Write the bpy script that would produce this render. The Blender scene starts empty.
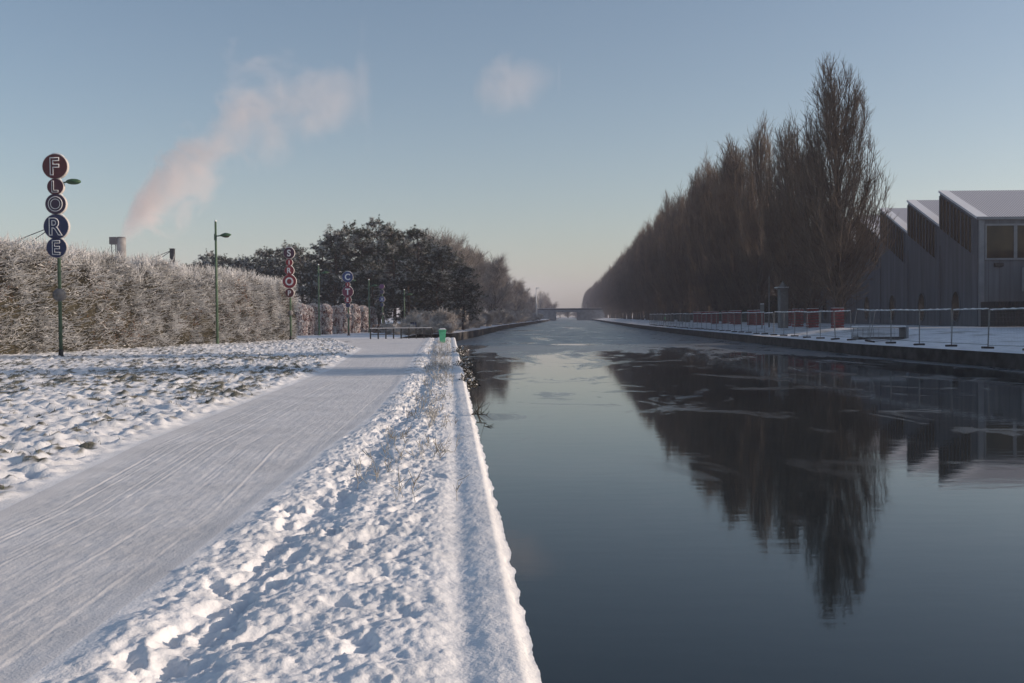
import bpy, bmesh, math, random
import numpy as np
from mathutils import Vector, Matrix

R = math.radians
rng = np.random.default_rng(7)
random.seed(7)
sc = bpy.context.scene
col = sc.collection

# ------------------------------------------------------------------ camera
CAM = np.array([0.0, 0.0, 2.6])
FPX = 995.5
PITCH, ROLL = R(1.44), R(0.5)
_f = np.array([0, math.cos(PITCH), -math.sin(PITCH)])
_u0 = np.array([0, math.sin(PITCH), math.cos(PITCH)])
_r0 = np.array([1.0, 0, 0])
_up = math.cos(ROLL) * _u0 + math.sin(ROLL) * _r0
_rt = math.cos(ROLL) * _r0 - math.sin(ROLL) * _u0
cd = bpy.data.cameras.new('camera')
cd.lens = 35.0
cd.sensor_width = 36.0
cd.clip_start = 0.1
cd.clip_end = 8000
cam = bpy.data.objects.new('camera', cd)
col.objects.link(cam)
M = Matrix(((_rt[0], _up[0], -_f[0], CAM[0]), (_rt[1], _up[1], -_f[1], CAM[1]), (_rt[2], _up[2], -_f[2], CAM[2]), (0, 0, 0, 1)))
cam.matrix_world = M
sc.camera = cam

def ray(px, py):
    d = _f * FPX + _rt * (px - 512) - _up * (py - 341.5)
    return d / d[1]
def ground_at(px, py, z):
    """where the line of sight through a measured photo point meets height z"""
    d = ray(px, py)
    return CAM + d * ((z - CAM[2]) / d[2])
def at(px, py, depth):
    return CAM + ray(px, py) * depth

# ------------------------------------------------------------------ light
SUN_EL, SUN_AZ = R(15.5), R(1.5)        # azimuth measured from +x towards +y
w = bpy.data.worlds.new('World')
sc.world = w
w.use_nodes = True
nt = w.node_tree
sky = nt.nodes.new('ShaderNodeTexSky')
sky.sky_type = 'NISHITA'
sky.sun_disc = False
sky.sun_elevation = SUN_EL
sky.sun_rotation = math.pi / 2 - SUN_AZ
sky.air_density = 1.0
sky.dust_density = 0.9
sky.ozone_density = 1.3
bg = nt.nodes['Background']
bg.inputs[1].default_value = 0.134
nt.links.new(sky.outputs[0], bg.inputs[0])

sd = bpy.data.lights.new('sun', 'SUN')
sd.energy = 4.8
sd.angle = R(0.6)
sd.color = (1.0, 0.80, 0.63)
sun = bpy.data.objects.new('sun', sd)
col.objects.link(sun)
sdir = Vector((math.cos(SUN_EL) * math.cos(SUN_AZ), math.cos(SUN_EL) * math.sin(SUN_AZ), math.sin(SUN_EL)))
sun.rotation_euler = sdir.to_track_quat('Z', 'Y').to_euler()
sun.location = (60, 10, 60)

vs = sc.view_settings
vs.view_transform = 'Standard'
vs.look = 'None'
vs.exposure = -0.1
vs.gamma = 1.0
vs.use_curve_mapping = False
sc.cycles.use_denoising = True
sc.cycles.volume_bounces = 3
sc.cycles.max_bounces = 6
sc.cycles.diffuse_bounces = 3
sc.cycles.glossy_bounces = 3
sc.cycles.transmission_bounces = 4
sc.cycles.sample_clamp_indirect = 4

# ------------------------------------------------------------------ helpers
def tag(o, label=None, cat=None, group=None, kind=None):
    if label: o['label'] = label
    if cat: o['category'] = cat
    if group: o['group'] = group
    if kind: o['kind'] = kind
    return o

def empty(name, loc, rz=0.0, label=None, cat=None, group=None):
    o = bpy.data.objects.new(name, None)
    col.objects.link(o)
    o.location = loc
    o.rotation_euler = (0, 0, rz)
    return tag(o, label, cat, group)

def link(name, me, parent=None, loc=None):
    o = bpy.data.objects.new(name, me)
    col.objects.link(o)
    if parent: o.parent = parent
    if loc is not None: o.location = loc
    return o

def copy_tree(o, parent=None):
    c = o.copy()
    col.objects.link(c)
    c.parent = parent
    for ch in [x for x in col.objects if x.parent == o]:
        copy_tree(ch, c)
    return c

def mesh_np(name, V, F, mats, midx=None, smooth=False):
    """V (n,3), F (m,3|4) numpy arrays"""
    me = bpy.data.meshes.new(name)
    V = np.asarray(V, np.float32); F = np.asarray(F, np.int32)
    n, k = F.shape
    me.vertices.add(len(V)); me.vertices.foreach_set('co', V.ravel())
    me.loops.add(n * k); me.loops.foreach_set('vertex_index', F.ravel())
    me.polygons.add(n)
    me.polygons.foreach_set('loop_start', np.arange(0, n * k, k, dtype=np.int32))
    if smooth: me.polygons.foreach_set('use_smooth', np.ones(n, bool))
    for m in (mats if isinstance(mats, (list, tuple)) else [mats]): me.materials.append(m)
    if midx is not None: me.polygons.foreach_set('material_index', np.asarray(midx, np.int32))
    me.update(calc_edges=True)
    return me

class MB:
    """collects boxes, tubes, prisms into ONE mesh"""
    def __init__(s): s.bm = bmesh.new()
    def box(s, c, size, rz=0.0, bev=0.0):
        r = bmesh.ops.create_cube(s.bm, size=1.0)
        vs_ = r['verts']
        bmesh.ops.scale(s.bm, vec=size, verts=vs_)
        if bev > 0:
            es = list({e for v in vs_ for e in v.link_edges})
            rr = bmesh.ops.bevel(s.bm, geom=es, offset=bev, segments=2, affect='EDGES')
            vs_ = list({v for f in rr['faces'] for v in f.verts} | {v for v in vs_ if v.is_valid})
        if rz: bmesh.ops.rotate(s.bm, cent=(0, 0, 0), matrix=Matrix.Rotation(rz, 3, 'Z'), verts=vs_)
        bmesh.ops.translate(s.bm, vec=c, verts=vs_)
        return s
    def tube(s, pts, rad, n=8):
        pts = [Vector(p) for p in pts]
        rads = rad if isinstance(rad, (list, tuple)) else [rad] * len(pts)
        rings = []
        for i, p in enumerate(pts):
            t = (pts[min(i + 1, len(pts) - 1)] - pts[max(i - 1, 0)]).normalized()
            ref = Vector((0, 0, 1)) if abs(t.z) < 0.9 else Vector((1, 0, 0))
            a = t.cross(ref).normalized(); b = t.cross(a)
            rings.append([s.bm.verts.new(p + (a * math.cos(2 * math.pi * j / n) + b * math.sin(2 * math.pi * j / n)) * rads[i]) for j in range(n)])
        for i in range(len(rings) - 1):
            for j in range(n):
                s.bm.faces.new((rings[i][j], rings[i][(j + 1) % n], rings[i + 1][(j + 1) % n], rings[i + 1][j]))
        s.bm.faces.new(rings[0][::-1]); s.bm.faces.new(rings[-1])
        return s
    def lathe(s, prof, n=16, c=(0, 0, 0), squash=(1, 1)):
        rings = []
        for r, z in prof:
            rings.append([s.bm.verts.new((c[0] + r * squash[0] * math.cos(2 * math.pi * j / n), c[1] + r * squash[1] * math.sin(2 * math.pi * j / n), c[2] + z)) for j in range(n)])
        for i in range(len(rings) - 1):
            for j in range(n):
                s.bm.faces.new((rings[i][j], rings[i][(j + 1) % n], rings[i + 1][(j + 1) % n], rings[i + 1][j]))
        s.bm.faces.new(rings[0][::-1]); s.bm.faces.new(rings[-1])
        return s
    def sphere(s, c, r, seg=16):
        q = bmesh.ops.create_uvsphere(s.bm, u_segments=seg, v_segments=seg // 2 + 2, radius=1.0)
        rr = r if isinstance(r, (tuple, list)) else (r, r, r)
        bmesh.ops.scale(s.bm, vec=rr, verts=q['verts'])
        bmesh.ops.translate(s.bm, vec=c, verts=q['verts'])
        return s
    def prism(s, poly, d):
        """closed polygon of 3-D points extruded by vector d"""
        a = [s.bm.verts.new(p) for p in poly]
        b = [s.bm.verts.new(Vector(p) + Vector(d)) for p in poly]
        n = len(poly)
        s.bm.faces.new(a[::-1]); s.bm.faces.new(b)
        for i in range(n):
            s.bm.faces.new((a[i], a[(i + 1) % n], b[(i + 1) % n], b[i]))
        return s
    def build(s, name, mat, parent=None, smooth=False):
        bmesh.ops.recalc_face_normals(s.bm, faces=s.bm.faces)
        me = bpy.data.meshes.new(name)
        s.bm.to_mesh(me); s.bm.free()
        me.materials.append(mat)
        if smooth:
            me.polygons.foreach_set('use_smooth', np.ones(len(me.polygons), bool))
        return link(name, me, parent)

# --- numpy value noise
_perm = rng.random((256, 256)).astype(np.float32)
def vnoise(x, y):
    xi = np.floor(x).astype(np.int64); yi = np.floor(y).astype(np.int64)
    fx = x - xi; fy = y - yi
    fx = fx * fx * fx * (fx * (fx * 6 - 15) + 10); fy = fy * fy * fy * (fy * (fy * 6 - 15) + 10)
    g = lambda a, b: _perm[a & 255, b & 255]
    return (g(xi, yi) * (1 - fx) + g(xi + 1, yi) * fx) * (1 - fy) + (g(xi, yi + 1) * (1 - fx) + g(xi + 1, yi + 1) * fx) * fy
def fbm(x, y, oct=4, gain=0.5):
    a = 1.0; t = 0.0; s = 0.0
    for i in range(oct):
        t = t + a * vnoise(x * 2 ** i + 17.3 * i, y * 2 ** i + 9.1 * i); s += a; a *= gain
    return t / s
def sstep(a, b, x):
    t = np.clip((x - a) / (b - a), 0, 1)
    return t * t * (3 - 2 * t)

# ------------------------------------------------------------------ materials
def mat(name, color=(0.5, 0.5, 0.5), rough=0.7, metal=0.0, var=0.0, scale=4.0, bump=0.0, bscale=30.0, spec=0.3, color2=None):
    m = bpy.data.materials.new(name); m.use_nodes = True
    t = m.node_tree; b = t.nodes['Principled BSDF']
    b.inputs['Roughness'].default_value = rough
    b.inputs['Metallic'].default_value = metal
    b.inputs['Specular IOR Level'].default_value = spec
    b.inputs['Base Color'].default_value = (*color, 1)
    tc = t.nodes.new('ShaderNodeTexCoord')
    if var > 0 or color2:
        n = t.nodes.new('ShaderNodeTexNoise'); n.inputs['Scale'].default_value = scale; n.inputs['Detail'].default_value = 5
        t.links.new(tc.outputs['Object'], n.inputs['Vector'])
        r = t.nodes.new('ShaderNodeValToRGB')
        c1 = color2 if color2 else tuple(min(1, c * (1 + var)) for c in color)
        c0 = color if color2 else tuple(c * (1 - var) for c in color)
        r.color_ramp.elements[0].position = 0.35; r.color_ramp.elements[1].position = 0.65
        r.color_ramp.elements[0].color = (*c0, 1); r.color_ramp.elements[1].color = (*c1, 1)
        t.links.new(n.outputs['Fac'], r.inputs['Fac']); t.links.new(r.outputs['Color'], b.inputs['Base Color'])
    if bump > 0:
        n2 = t.nodes.new('ShaderNodeTexNoise'); n2.inputs['Scale'].default_value = bscale; n2.inputs['Detail'].default_value = 6
        t.links.new(tc.outputs['Object'], n2.inputs['Vector'])
        bp = t.nodes.new('ShaderNodeBump'); bp.inputs['Strength'].default_value = bump; bp.inputs['Distance'].default_value = 0.02
        t.links.new(n2.outputs['Fac'], bp.inputs['Height']); t.links.new(bp.outputs['Normal'], b.inputs['Normal'])
    return m

def snow_mat(name, c=(0.80, 0.81, 0.83), soil=(0.045, 0.05, 0.025), soil2=(0.11, 0.09, 0.05), bump=0.35, bscale=45, dirt=0.06):
    m = mat(name, c, 0.65, var=dirt, scale=1.7, bump=bump, bscale=bscale, spec=0.2)
    t = m.node_tree; b = t.nodes['Principled BSDF']
    src = b.inputs['Base Color'].links[0].from_socket
    a = t.nodes.new('ShaderNodeAttribute'); a.attribute_name = 'grass'
    n = t.nodes.new('ShaderNodeTexNoise'); n.inputs['Scale'].default_value = 25
    r = t.nodes.new('ShaderNodeValToRGB')
    r.color_ramp.elements[0].position = .35; r.color_ramp.elements[1].position = .7
    r.color_ramp.elements[0].color = (*soil, 1); r.color_ramp.elements[1].color = (*soil2, 1)
    tc = [x for x in t.nodes if x.type == 'TEX_COORD'][0]
    t.links.new(tc.outputs['Object'], n.inputs['Vector']); t.links.new(n.outputs['Fac'], r.inputs['Fac'])
    mx = t.nodes.new('ShaderNodeMix'); mx.data_type = 'RGBA'
    t.links.new(a.outputs['Fac'], mx.inputs['Factor']); t.links.new(src, mx.inputs['A']); t.links.new(r.outputs['Color'], mx.inputs['B'])
    t.links.new(mx.outputs['Result'], b.inputs['Base Color'])
    return m

M_SNOW = snow_mat('snow')
M_PATH = snow_mat('packed snow', (0.68, 0.68, 0.69), bump=0.25, bscale=60, dirt=0.08)
M_SNOWFAR = snow_mat('far snow', (0.74, 0.75, 0.78), bump=0.3, bscale=6, dirt=0.12)
M_CAP = mat('snow cap', (0.80, 0.81, 0.84), 0.65, bump=0.3, bscale=25)
M_STONE = mat('quay stone', (0.045, 0.043, 0.042), 0.9, var=0.5, scale=1.5, bump=0.5, bscale=9)
M_GREEN = mat('green paint', (0.075, 0.125, 0.075), 0.5, var=0.25, scale=3)
M_LAMPGREEN = mat('lamp green', (0.045, 0.10, 0.055), 0.45, var=0.2, scale=6)
M_DARK = mat('dark metal', (0.03, 0.03, 0.032), 0.55, var=0.3, scale=8)
M_GALV = mat('galvanised steel', (0.22, 0.225, 0.23), 0.5, metal=0.3, var=0.2, scale=12)
M_BARK = mat('poplar bark', (0.055, 0.045, 0.037), 0.95, color2=(0.10, 0.082, 0.068), scale=3, bump=0.5, bscale=20)
M_TWIG = mat('poplar twigs', (0.095, 0.071, 0.054), 0.9, color2=(0.16, 0.125, 0.098), scale=0.6)
M_GREYBARK = mat('grey bark', (0.10, 0.09, 0.08), 0.95, var=0.3, scale=3)
M_FROSTTWIG = mat('frosted twigs', (0.20, 0.175, 0.155), 0.9, color2=(0.36, 0.335, 0.315), scale=0.5)
M_PINEBARK = mat('pine bark', (0.075, 0.05, 0.035), 0.95, var=0.35, scale=5)
M_NEEDLE = mat('pine needles', (0.022, 0.034, 0.018), 0.75, color2=(0.045, 0.058, 0.032), scale=0.7)
M_FROSTNEEDLE = mat('frosted needles', (0.20, 0.21, 0.20), 0.8, color2=(0.58, 0.58, 0.57), scale=0.9)
M_HEDGEFROST = mat('hedge frost', (0.52, 0.52, 0.52), 0.85, color2=(0.84, 0.84, 0.85), scale=1.1)
M_HEDGEDARK = mat('hedge twigs', (0.03, 0.03, 0.024), 0.85, color2=(0.075, 0.07, 0.057), scale=1.5)
M_HEDGERUST = mat('rusty leaves', (0.13, 0.055, 0.025), 0.85, color2=(0.20, 0.10, 0.045), scale=2)
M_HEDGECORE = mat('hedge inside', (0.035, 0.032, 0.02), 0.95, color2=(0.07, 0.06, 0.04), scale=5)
M_BEECH = mat('beech leaves', (0.14, 0.05, 0.04), 0.8, color2=(0.24, 0.10, 0.075), scale=3)
M_BEECHFROST = mat('frosted beech leaves', (0.66, 0.58, 0.57), 0.8, color2=(0.86, 0.84, 0.84), scale=3)
M_SCRUB = mat('frosted scrub', (0.42, 0.37, 0.33), 0.9, color2=(0.74, 0.71, 0.69), scale=0.8)
M_WEED = mat('dry weeds', (0.16, 0.14, 0.11), 0.9, color2=(0.60, 0.59, 0.57), scale=3)
M_GRASS = mat('grass', (0.04, 0.055, 0.02), 0.85, color2=(0.10, 0.095, 0.04), scale=3)
M_WALL = mat('cladding', (0.13, 0.145, 0.17), 0.6, var=0.06, scale=0.4)
M_GLASS = mat('dark glass', (0.015, 0.013, 0.010), 0.12, color2=(0.05, 0.036, 0.02), scale=0.5, spec=0.25)
M_TRIM = mat('pale trim', (0.20, 0.215, 0.24), 0.5, var=0.1, scale=2)
M_RED = mat('red board', (0.20, 0.024, 0.026), 0.6, var=0.3, scale=3)
M_PALE = mat('pale pillar', (0.15, 0.15, 0.15), 0.7, var=0.15, scale=2)
M_BIN = mat('mint green plastic', (0.13, 0.55, 0.30), 0.45, var=0.1, scale=5)
M_WHITEPAINT = mat('white paint', (0.75, 0.75, 0.74), 0.5, var=0.1, scale=5)
M_CONC = mat('concrete', (0.22, 0.23, 0.25), 0.8, var=0.25, scale=0.6)

def cladding():
    t = M_WALL.node_tree; b = t.nodes['Principled BSDF']; L = t.links
    tc = t.nodes.new('ShaderNodeTexCoord'); sp_ = t.nodes.new('ShaderNodeSeparateXYZ'); L.new(tc.outputs['Object'], sp_.inputs[0])
    ad = t.nodes.new('ShaderNodeMath'); ad.operation = 'ADD'; L.new(sp_.outputs['X'], ad.inputs[0]); L.new(sp_.outputs['Y'], ad.inputs[1])
    fr = t.nodes.new('ShaderNodeMath'); fr.operation = 'FRACT'; L.new(ad.outputs[0], fr.inputs[0])
    gt = t.nodes.new('ShaderNodeMath'); gt.operation = 'GREATER_THAN'; gt.inputs[1].default_value = 0.06; L.new(fr.outputs[0], gt.inputs[0])
    bp = t.nodes.new('ShaderNodeBump'); bp.inputs['Strength'].default_value = 0.35; bp.inputs['Distance'].default_value = 0.03; L.new(gt.outputs[0], bp.inputs['Height']); L.new(bp.outputs['Normal'], b.inputs['Normal'])
    mp = t.nodes.new('ShaderNodeMapping'); mp.inputs['Scale'].default_value = (1.2, 1.2, 0.09); L.new(tc.outputs['Object'], mp.inputs['Vector'])
    n = t.nodes.new('ShaderNodeTexNoise'); n.inputs['Scale'].default_value = 1.5; n.inputs['Detail'].default_value = 6; L.new(mp.outputs['Vector'], n.inputs['Vector'])
    r = t.nodes.new('ShaderNodeValToRGB'); r.color_ramp.elements[0].position = 0.3; r.color_ramp.elements[1].position = 0.7
    r.color_ramp.elements[0].color = (0.085, 0.095, 0.115, 1); r.color_ramp.elements[1].color = (0.15, 0.165, 0.19, 1); L.new(n.outputs['Fac'], r.inputs['Fac'])
    mx = t.nodes.new('ShaderNodeMix'); mx.data_type = 'RGBA'; mx.inputs['A'].default_value = (0.085, 0.093, 0.11, 1); L.new(gt.outputs[0], mx.inputs['Factor']); L.new(r.outputs['Color'], mx.inputs['B']); L.new(mx.outputs['Result'], b.inputs['Base Color'])
cladding()

def water_mat():
    m = bpy.data.materials.new('canal water'); m.use_nodes = True
    t = m.node_tree; b = t.nodes['Principled BSDF']; L = t.links
    tc = t.nodes.new('ShaderNodeTexCoord')
    b.inputs['IOR'].default_value = 1.33
    b.inputs['Specular IOR Level'].default_value = 0.5
    # broad sheets of thin matt ice
    mp = t.nodes.new('ShaderNodeMapping'); mp.inputs['Scale'].default_value = (0.045, 0.016, 1); mp.inputs['Rotation'].default_value = (0, 0, R(12))
    L.new(tc.outputs['Object'], mp.inputs['Vector'])
    n = t.nodes.new('ShaderNodeTexNoise'); n.inputs['Scale'].default_value = 1.6; n.inputs['Detail'].default_value = 8; n.inputs['Roughness'].default_value = 0.62; n.inputs['Distortion'].default_value = 0.6
    L.new(mp.outputs['Vector'], n.inputs['Vector'])
    sx = t.nodes.new('ShaderNodeSeparateXYZ'); L.new(tc.outputs['Object'], sx.inputs[0])
    # ice closes over farther up the canal, open water near the basin
    mr = t.nodes.new('ShaderNodeMapRange'); mr.inputs[1].default_value = 20; mr.inputs[2].default_value = 95; mr.inputs[3].default_value = -0.15; mr.inputs[4].default_value = 0.09; L.new(sx.outputs['Y'], mr.inputs[0])
    ad = t.nodes.new('ShaderNodeMath'); ad.operation = 'ADD'; L.new(n.outputs['Fac'], ad.inputs[0]); L.new(mr.outputs[0], ad.inputs[1])
    mrx = t.nodes.new('ShaderNodeMapRange'); mrx.inputs[1].default_value = 8; mrx.inputs[2].default_value = 22; mrx.inputs[3].default_value = 0.0; mrx.inputs[4].default_value = 0.17; L.new(sx.outputs['X'], mrx.inputs[0])
    ad0 = t.nodes.new('ShaderNodeMath'); ad0.operation = 'ADD'; L.new(ad.outputs[0], ad0.inputs[0]); L.new(mrx.outputs[0], ad0.inputs[1]); ad = ad0
    ice = t.nodes.new('ShaderNodeValToRGB'); ice.color_ramp.elements[0].position = 0.50; ice.color_ramp.elements[1].position = 0.535
    L.new(ad.outputs[0], ice.inputs['Fac'])
    # colour
    mx = t.nodes.new('ShaderNodeMix'); mx.data_type = 'RGBA'
    mx.inputs['A'].default_value = (0.012, 0.020, 0.024, 1); mx.inputs['B'].default_value = (0.20, 0.21, 0.225, 1)
    # loose plates of skim ice drifting in the open water, and frost streaks on the sheets
    mp3 = t.nodes.new('ShaderNodeMapping'); mp3.inputs['Scale'].default_value = (0.16, 0.10, 1); mp3.inputs['Rotation'].default_value = (0, 0, R(-20)); L.new(tc.outputs['Object'], mp3.inputs['Vector'])
    n3 = t.nodes.new('ShaderNodeTexNoise'); n3.inputs['Scale'].default_value = 2.0; n3.inputs['Detail'].default_value = 9; n3.inputs['Roughness'].default_value = 0.68; n3.inputs['Distortion'].default_value = 1.2; L.new(mp3.outputs['Vector'], n3.inputs['Vector'])
    r3 = t.nodes.new('ShaderNodeValToRGB'); r3.color_ramp.elements[0].position = 0.54; r3.color_ramp.elements[1].position = 0.60; r3.color_ramp.elements[1].color = (0.38, 0.38, 0.38, 1); L.new(n3.outputs['Fac'], r3.inputs['Fac'])
    far_ = t.nodes.new('ShaderNodeMapRange'); far_.inputs[1].default_value = 9; far_.inputs[2].default_value = 28; L.new(sx.outputs['Y'], far_.inputs[0])
    m3 = t.nodes.new('ShaderNodeMath'); m3.operation = 'MULTIPLY'; L.new(r3.outputs['Color'], m3.inputs[0]); L.new(far_.outputs[0], m3.inputs[1])
    r4 = t.nodes.new('ShaderNodeMapRange'); r4.inputs[1].default_value = 0.35; r4.inputs[2].default_value = 0.65; r4.inputs[3].default_value = 0.45; r4.inputs[4].default_value = 1.0; L.new(n3.outputs['Fac'], r4.inputs[0])
    m4 = t.nodes.new('ShaderNodeMath'); m4.operation = 'MULTIPLY'; L.new(ice.outputs['Color'], m4.inputs[0]); L.new(r4.outputs[0], m4.inputs[1])
    m5 = t.nodes.new('ShaderNodeMath'); m5.operation = 'MAXIMUM'; L.new(m3.outputs[0], m5.inputs[0]); L.new(m4.outputs[0], m5.inputs[1])
    L.new(m5.outputs[0], mx.inputs['Factor']); L.new(mx.outputs['Result'], b.inputs['Base Color'])
    rr = t.nodes.new('ShaderNodeMapRange'); rr.inputs[3].default_value = 0.035; rr.inputs[4].default_value = 0.45
    L.new(m5.outputs[0], rr.inputs[0]); L.new(rr.outputs[0], b.inputs['Roughness'])
    # faint ripples, frozen streaks
    mp2 = t.nodes.new('ShaderNodeMapping'); mp2.inputs['Scale'].default_value = (0.5, 1.3, 1); L.new(tc.outputs['Object'], mp2.inputs['Vector'])
    n2 = t.nodes.new('ShaderNodeTexNoise'); n2.inputs['Scale'].default_value = 2.2; n2.inputs['Detail'].default_value = 4
    L.new(mp2.outputs['Vector'], n2.inputs['Vector'])
    bp = t.nodes.new('ShaderNodeBump'); bp.inputs['Strength'].default_value = 0.03; bp.inputs['Distance'].default_value = 0.05
    L.new(n2.outputs['Fac'], bp.inputs['Height']); L.new(bp.outputs['Normal'], b.inputs['Normal'])
    return m
M_WATER = water_mat()

# ------------------------------------------------------------------ layout lines
ZL, ZR = 0.90, 0.72                       # quay heights above the water
def poly_fn(pts):
    p = sorted([(q[1], q[0]) for q in pts]); ys = np.array([a for a, _ in p]); xs = np.array([b for _, b in p])
    def f(y):
        y = np.asarray(y, float)
        v = np.interp(y, ys, xs)
        lo = xs[0] + (xs[1] - xs[0]) / (ys[1] - ys[0]) * (y - ys[0]); hi = xs[-1] + (xs[-1] - xs[-2]) / (ys[-1] - ys[-2]) * (y - ys[-1])
        return np.where(y < ys[0], lo, np.where(y > ys[-1], hi, v))
    return f
_q0, _q1 = ground_at(543, 683, ZL), ground_at(457, 345, ZL)
def quay(y):
    return _q0[0] + (_q1[0] - _q0[0]) / (_q1[1] - _q0[1]) * (np.asarray(y, float) - _q0[1])
_pr = [ground_at(px, py, ZL) for px, py in ((53, 660), (160, 580), (239, 517), (319, 453), (372, 415), (398, 384), (417, 351))]
_pl = [ground_at(px, py, ZL) for px, py in ((0, 511), (133, 447), (239, 405), (330, 370), (362, 349))]
path_right = poly_fn([(-2.2, -30), (-2.25, 0)] + [(p[0], p[1]) for p in _pr] + [(_pr[-1][0] - 2.2, 82)])
path_left = poly_fn([(-4.6, -30), (-4.3, 0)] + [(p[0], p[1]) for p in _pl] + [(_pl[-1][0] - 6.5, 82)])
_rb = [ground_at(px, py, ZR) for px, py in ((1024, 353.9), (860, 344), (770, 336.8), (680, 329), (640, 325), (610, 321.3), (595, 319.2))]
right_bank = poly_fn([(27, -60), (25.5, 15)] + [(p[0], p[1]) for p in _rb] + [(97, 1600)])
_lb = [ground_at(px, py, ZL) for px, py in ((476, 330), (504, 325), (546, 319.8))]
left_bank = poly_fn([(_lb[0][0] - 1.6, 104)] + [(p[0], p[1]) for p in _lb] + [(78, 1600)])
print('quay', _q0, _q1, 'rb', [tuple(np.round(p, 1)) for p in _rb], 'lb', [tuple(np.round(p, 1)) for p in _lb])
print('path', [tuple(np.round(p[:2], 2)) for p in _pl], [tuple(np.round(p[:2], 2)) for p in _pr])

END_D = 82.0
def rows():
    d = [-30, -18, -9, -4, -1, 0.5, 1.5, 2.3]
    v = 3.0
    while v < END_D:
        d.append(v); v *= 1.0040
    d.append(END_D)
    return np.array(d)
YS = rows()

def grid_mesh(name, Xg, Yg, Zg, matr, grass=None):
    nr, nc = Xg.shape
    V = np.stack([Xg, Yg, Zg], -1).reshape(-1, 3)
    i = np.arange(nr - 1)[:, None] * nc + np.arange(nc - 1)[None, :]
    F = np.stack([i, i + 1, i + 1 + nc, i + nc], -1).reshape(-1, 4)
    me = mesh_np(name, V, F, matr, smooth=True)
    if grass is not None:
        a = me.attributes.new('grass', 'FLOAT', 'POINT'); a.data.foreach_set('value', grass.astype(np.float32).ravel())
    return me

# ---- footprints on the verge (real dents)
def make_prints():
    out = []
    # the trampled rut beside the path
    y = 3.4
    while y < 60:
        x = path_right(y) + 0.62 + rng.normal(0, 0.10)
        for k in range(2):
            out.append((float(x + rng.normal(0, 0.10)), y + rng.normal(0, 0.12), rng.normal(0.05, 0.30), rng.uniform(0.05, 0.08), rng.uniform(0.10, 0.16), rng.uniform(0.025, 0.055)))
        y += 0.23 + y * 0.004
    # looser steps across the rest of the verge
    for k in range(3):
        y = 3.3 + 0.3 * k
        off = (0.42, 0.55, 0.85)[k]
        side = 1
        while y < 55:
            wd = float(quay(y) - path_right(y))
            x = quay(y) - wd * off * 0.75 - 0.12 + side * 0.10 + rng.normal(0, 0.07)
            out.append((float(x), y, rng.normal(-0.1, 0.35), rng.uniform(0.05, 0.075), rng.uniform(0.11, 0.15), rng.uniform(0.02, 0.05)))
            side = -side; y += 0.5 + rng.uniform(0, 0.35)
    return out
PRINTS = make_prints()

def base_height(X, Y):
    big = (fbm(X * 0.35 + 3, Y * 0.35, 3) - 0.5) * 0.10
    return ZL + big * sstep(2, 10, np.abs(X - quay(Y))) * sstep(END_D, END_D - 12, Y)

def edge_blend(X, Y):
    """0 on the path side seam, 1 away from it"""
    return sstep(0.0, 0.10 + 0.25 * vnoise(Y * 3.0, Y * 0 + 2.5), X - path_right(Y))

def verge_height(X, Y):
    u = quay(Y) - X
    inner = edge_blend(X, Y)
    z = base_height(X, Y)
    lump = (fbm(X * 3.2, Y * 2.6, 4, 0.55) - 0.5) * 0.060 + (fbm(X * 9, Y * 10, 4, 0.65) - 0.5) * 0.050 + (fbm(X * 26, Y * 26, 2) - 0.5) * 0.022
    core = sstep(0.30, 0.75, u)                 # quieter over the coping stones
    z = z + inner * (0.018 + lump * (0.30 + 0.70 * core))
    z -= 0.045 * np.exp(-((X - path_right(Y) - 0.66 - 0.08 * np.sin(Y * 0.7)) / 0.17) ** 2) * inner
    z += 0.012 * np.exp(-((X - path_right(Y) - 0.98) / 0.12) ** 2) * inner
    # shallow hollow where grass meets the coping, soft rim at the lip
    z -= 0.024 * np.exp(-((u - 0.36) / 0.10) ** 2) * (0.5 + fbm(X * 2, Y * 1.5, 2))
    z -= 0.05 * sstep(0.10, 0.0, u)
    return z

def dent(Xg, Yg, Zg):
    ys = Yg[:, 0]
    for (x, y, a, sw, sl, dp) in PRINTS:
        r0, r1 = np.searchsorted(ys, y - 0.42), np.searchsorted(ys, y + 0.42)
        if r1 - r0 < 1: continue
        X = Xg[r0:r1] - x; Y = Yg[r0:r1] - y
        ca, sa = math.cos(a), math.sin(a)
        U = (X * ca + Y * sa) / sw; W = (-X * sa + Y * ca) / sl
        d2 = np.sqrt(U * U + W * W)
        d2 = np.maximum(d2 + (fbm((X + x) * 13, (Y + y) * 13, 3, 0.65) - 0.5) * 0.9, 0)
        Zg[r0:r1] += -dp * np.exp(-(d2 * 0.95) ** 2.4) + dp * 0.22 * np.exp(-((d2 - 1.45) / 0.25) ** 2)
    return Zg

# verge
S = np.linspace(0, 1, 190) ** 0.9
Yg = np.repeat(YS[:, None], len(S), 1)
Xr = quay(YS)[:, None]; Xl = path_right(YS)[:, None]
Xg = Xl + (Xr - Xl) * S[None, :]
Zg = verge_height(Xg, Yg)
far_w = sstep(40, 75, Yg)
Zg = dent(Xg, Yg, Zg)
seam = sstep(0, 0.03, Xg - Xl)
Zg = np.where(seam < 1, base_height(Xg, Yg) * (1 - seam) + Zg * seam, Zg)
gm = sstep(0.60, 0.72, fbm(Xg * 2.4 + 9, Yg * 2.0, 4)) * sstep(12, 30, Yg) * sstep(0.35, 0.7, Xr - Xg) * 0.45
# ragged snow lip
lip = (fbm(Yg * 4.0, Yg * 0 + 3.3, 4) - 0.5) * 0.07
Xg = np.where(S[None, :] > 0.985, Xg + lip, Xg)
o = link('snow_verge', grid_mesh('snow_verge', Xg, Yg, Zg, M_SNOW, gm)); tag(o, kind='structure')

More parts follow.
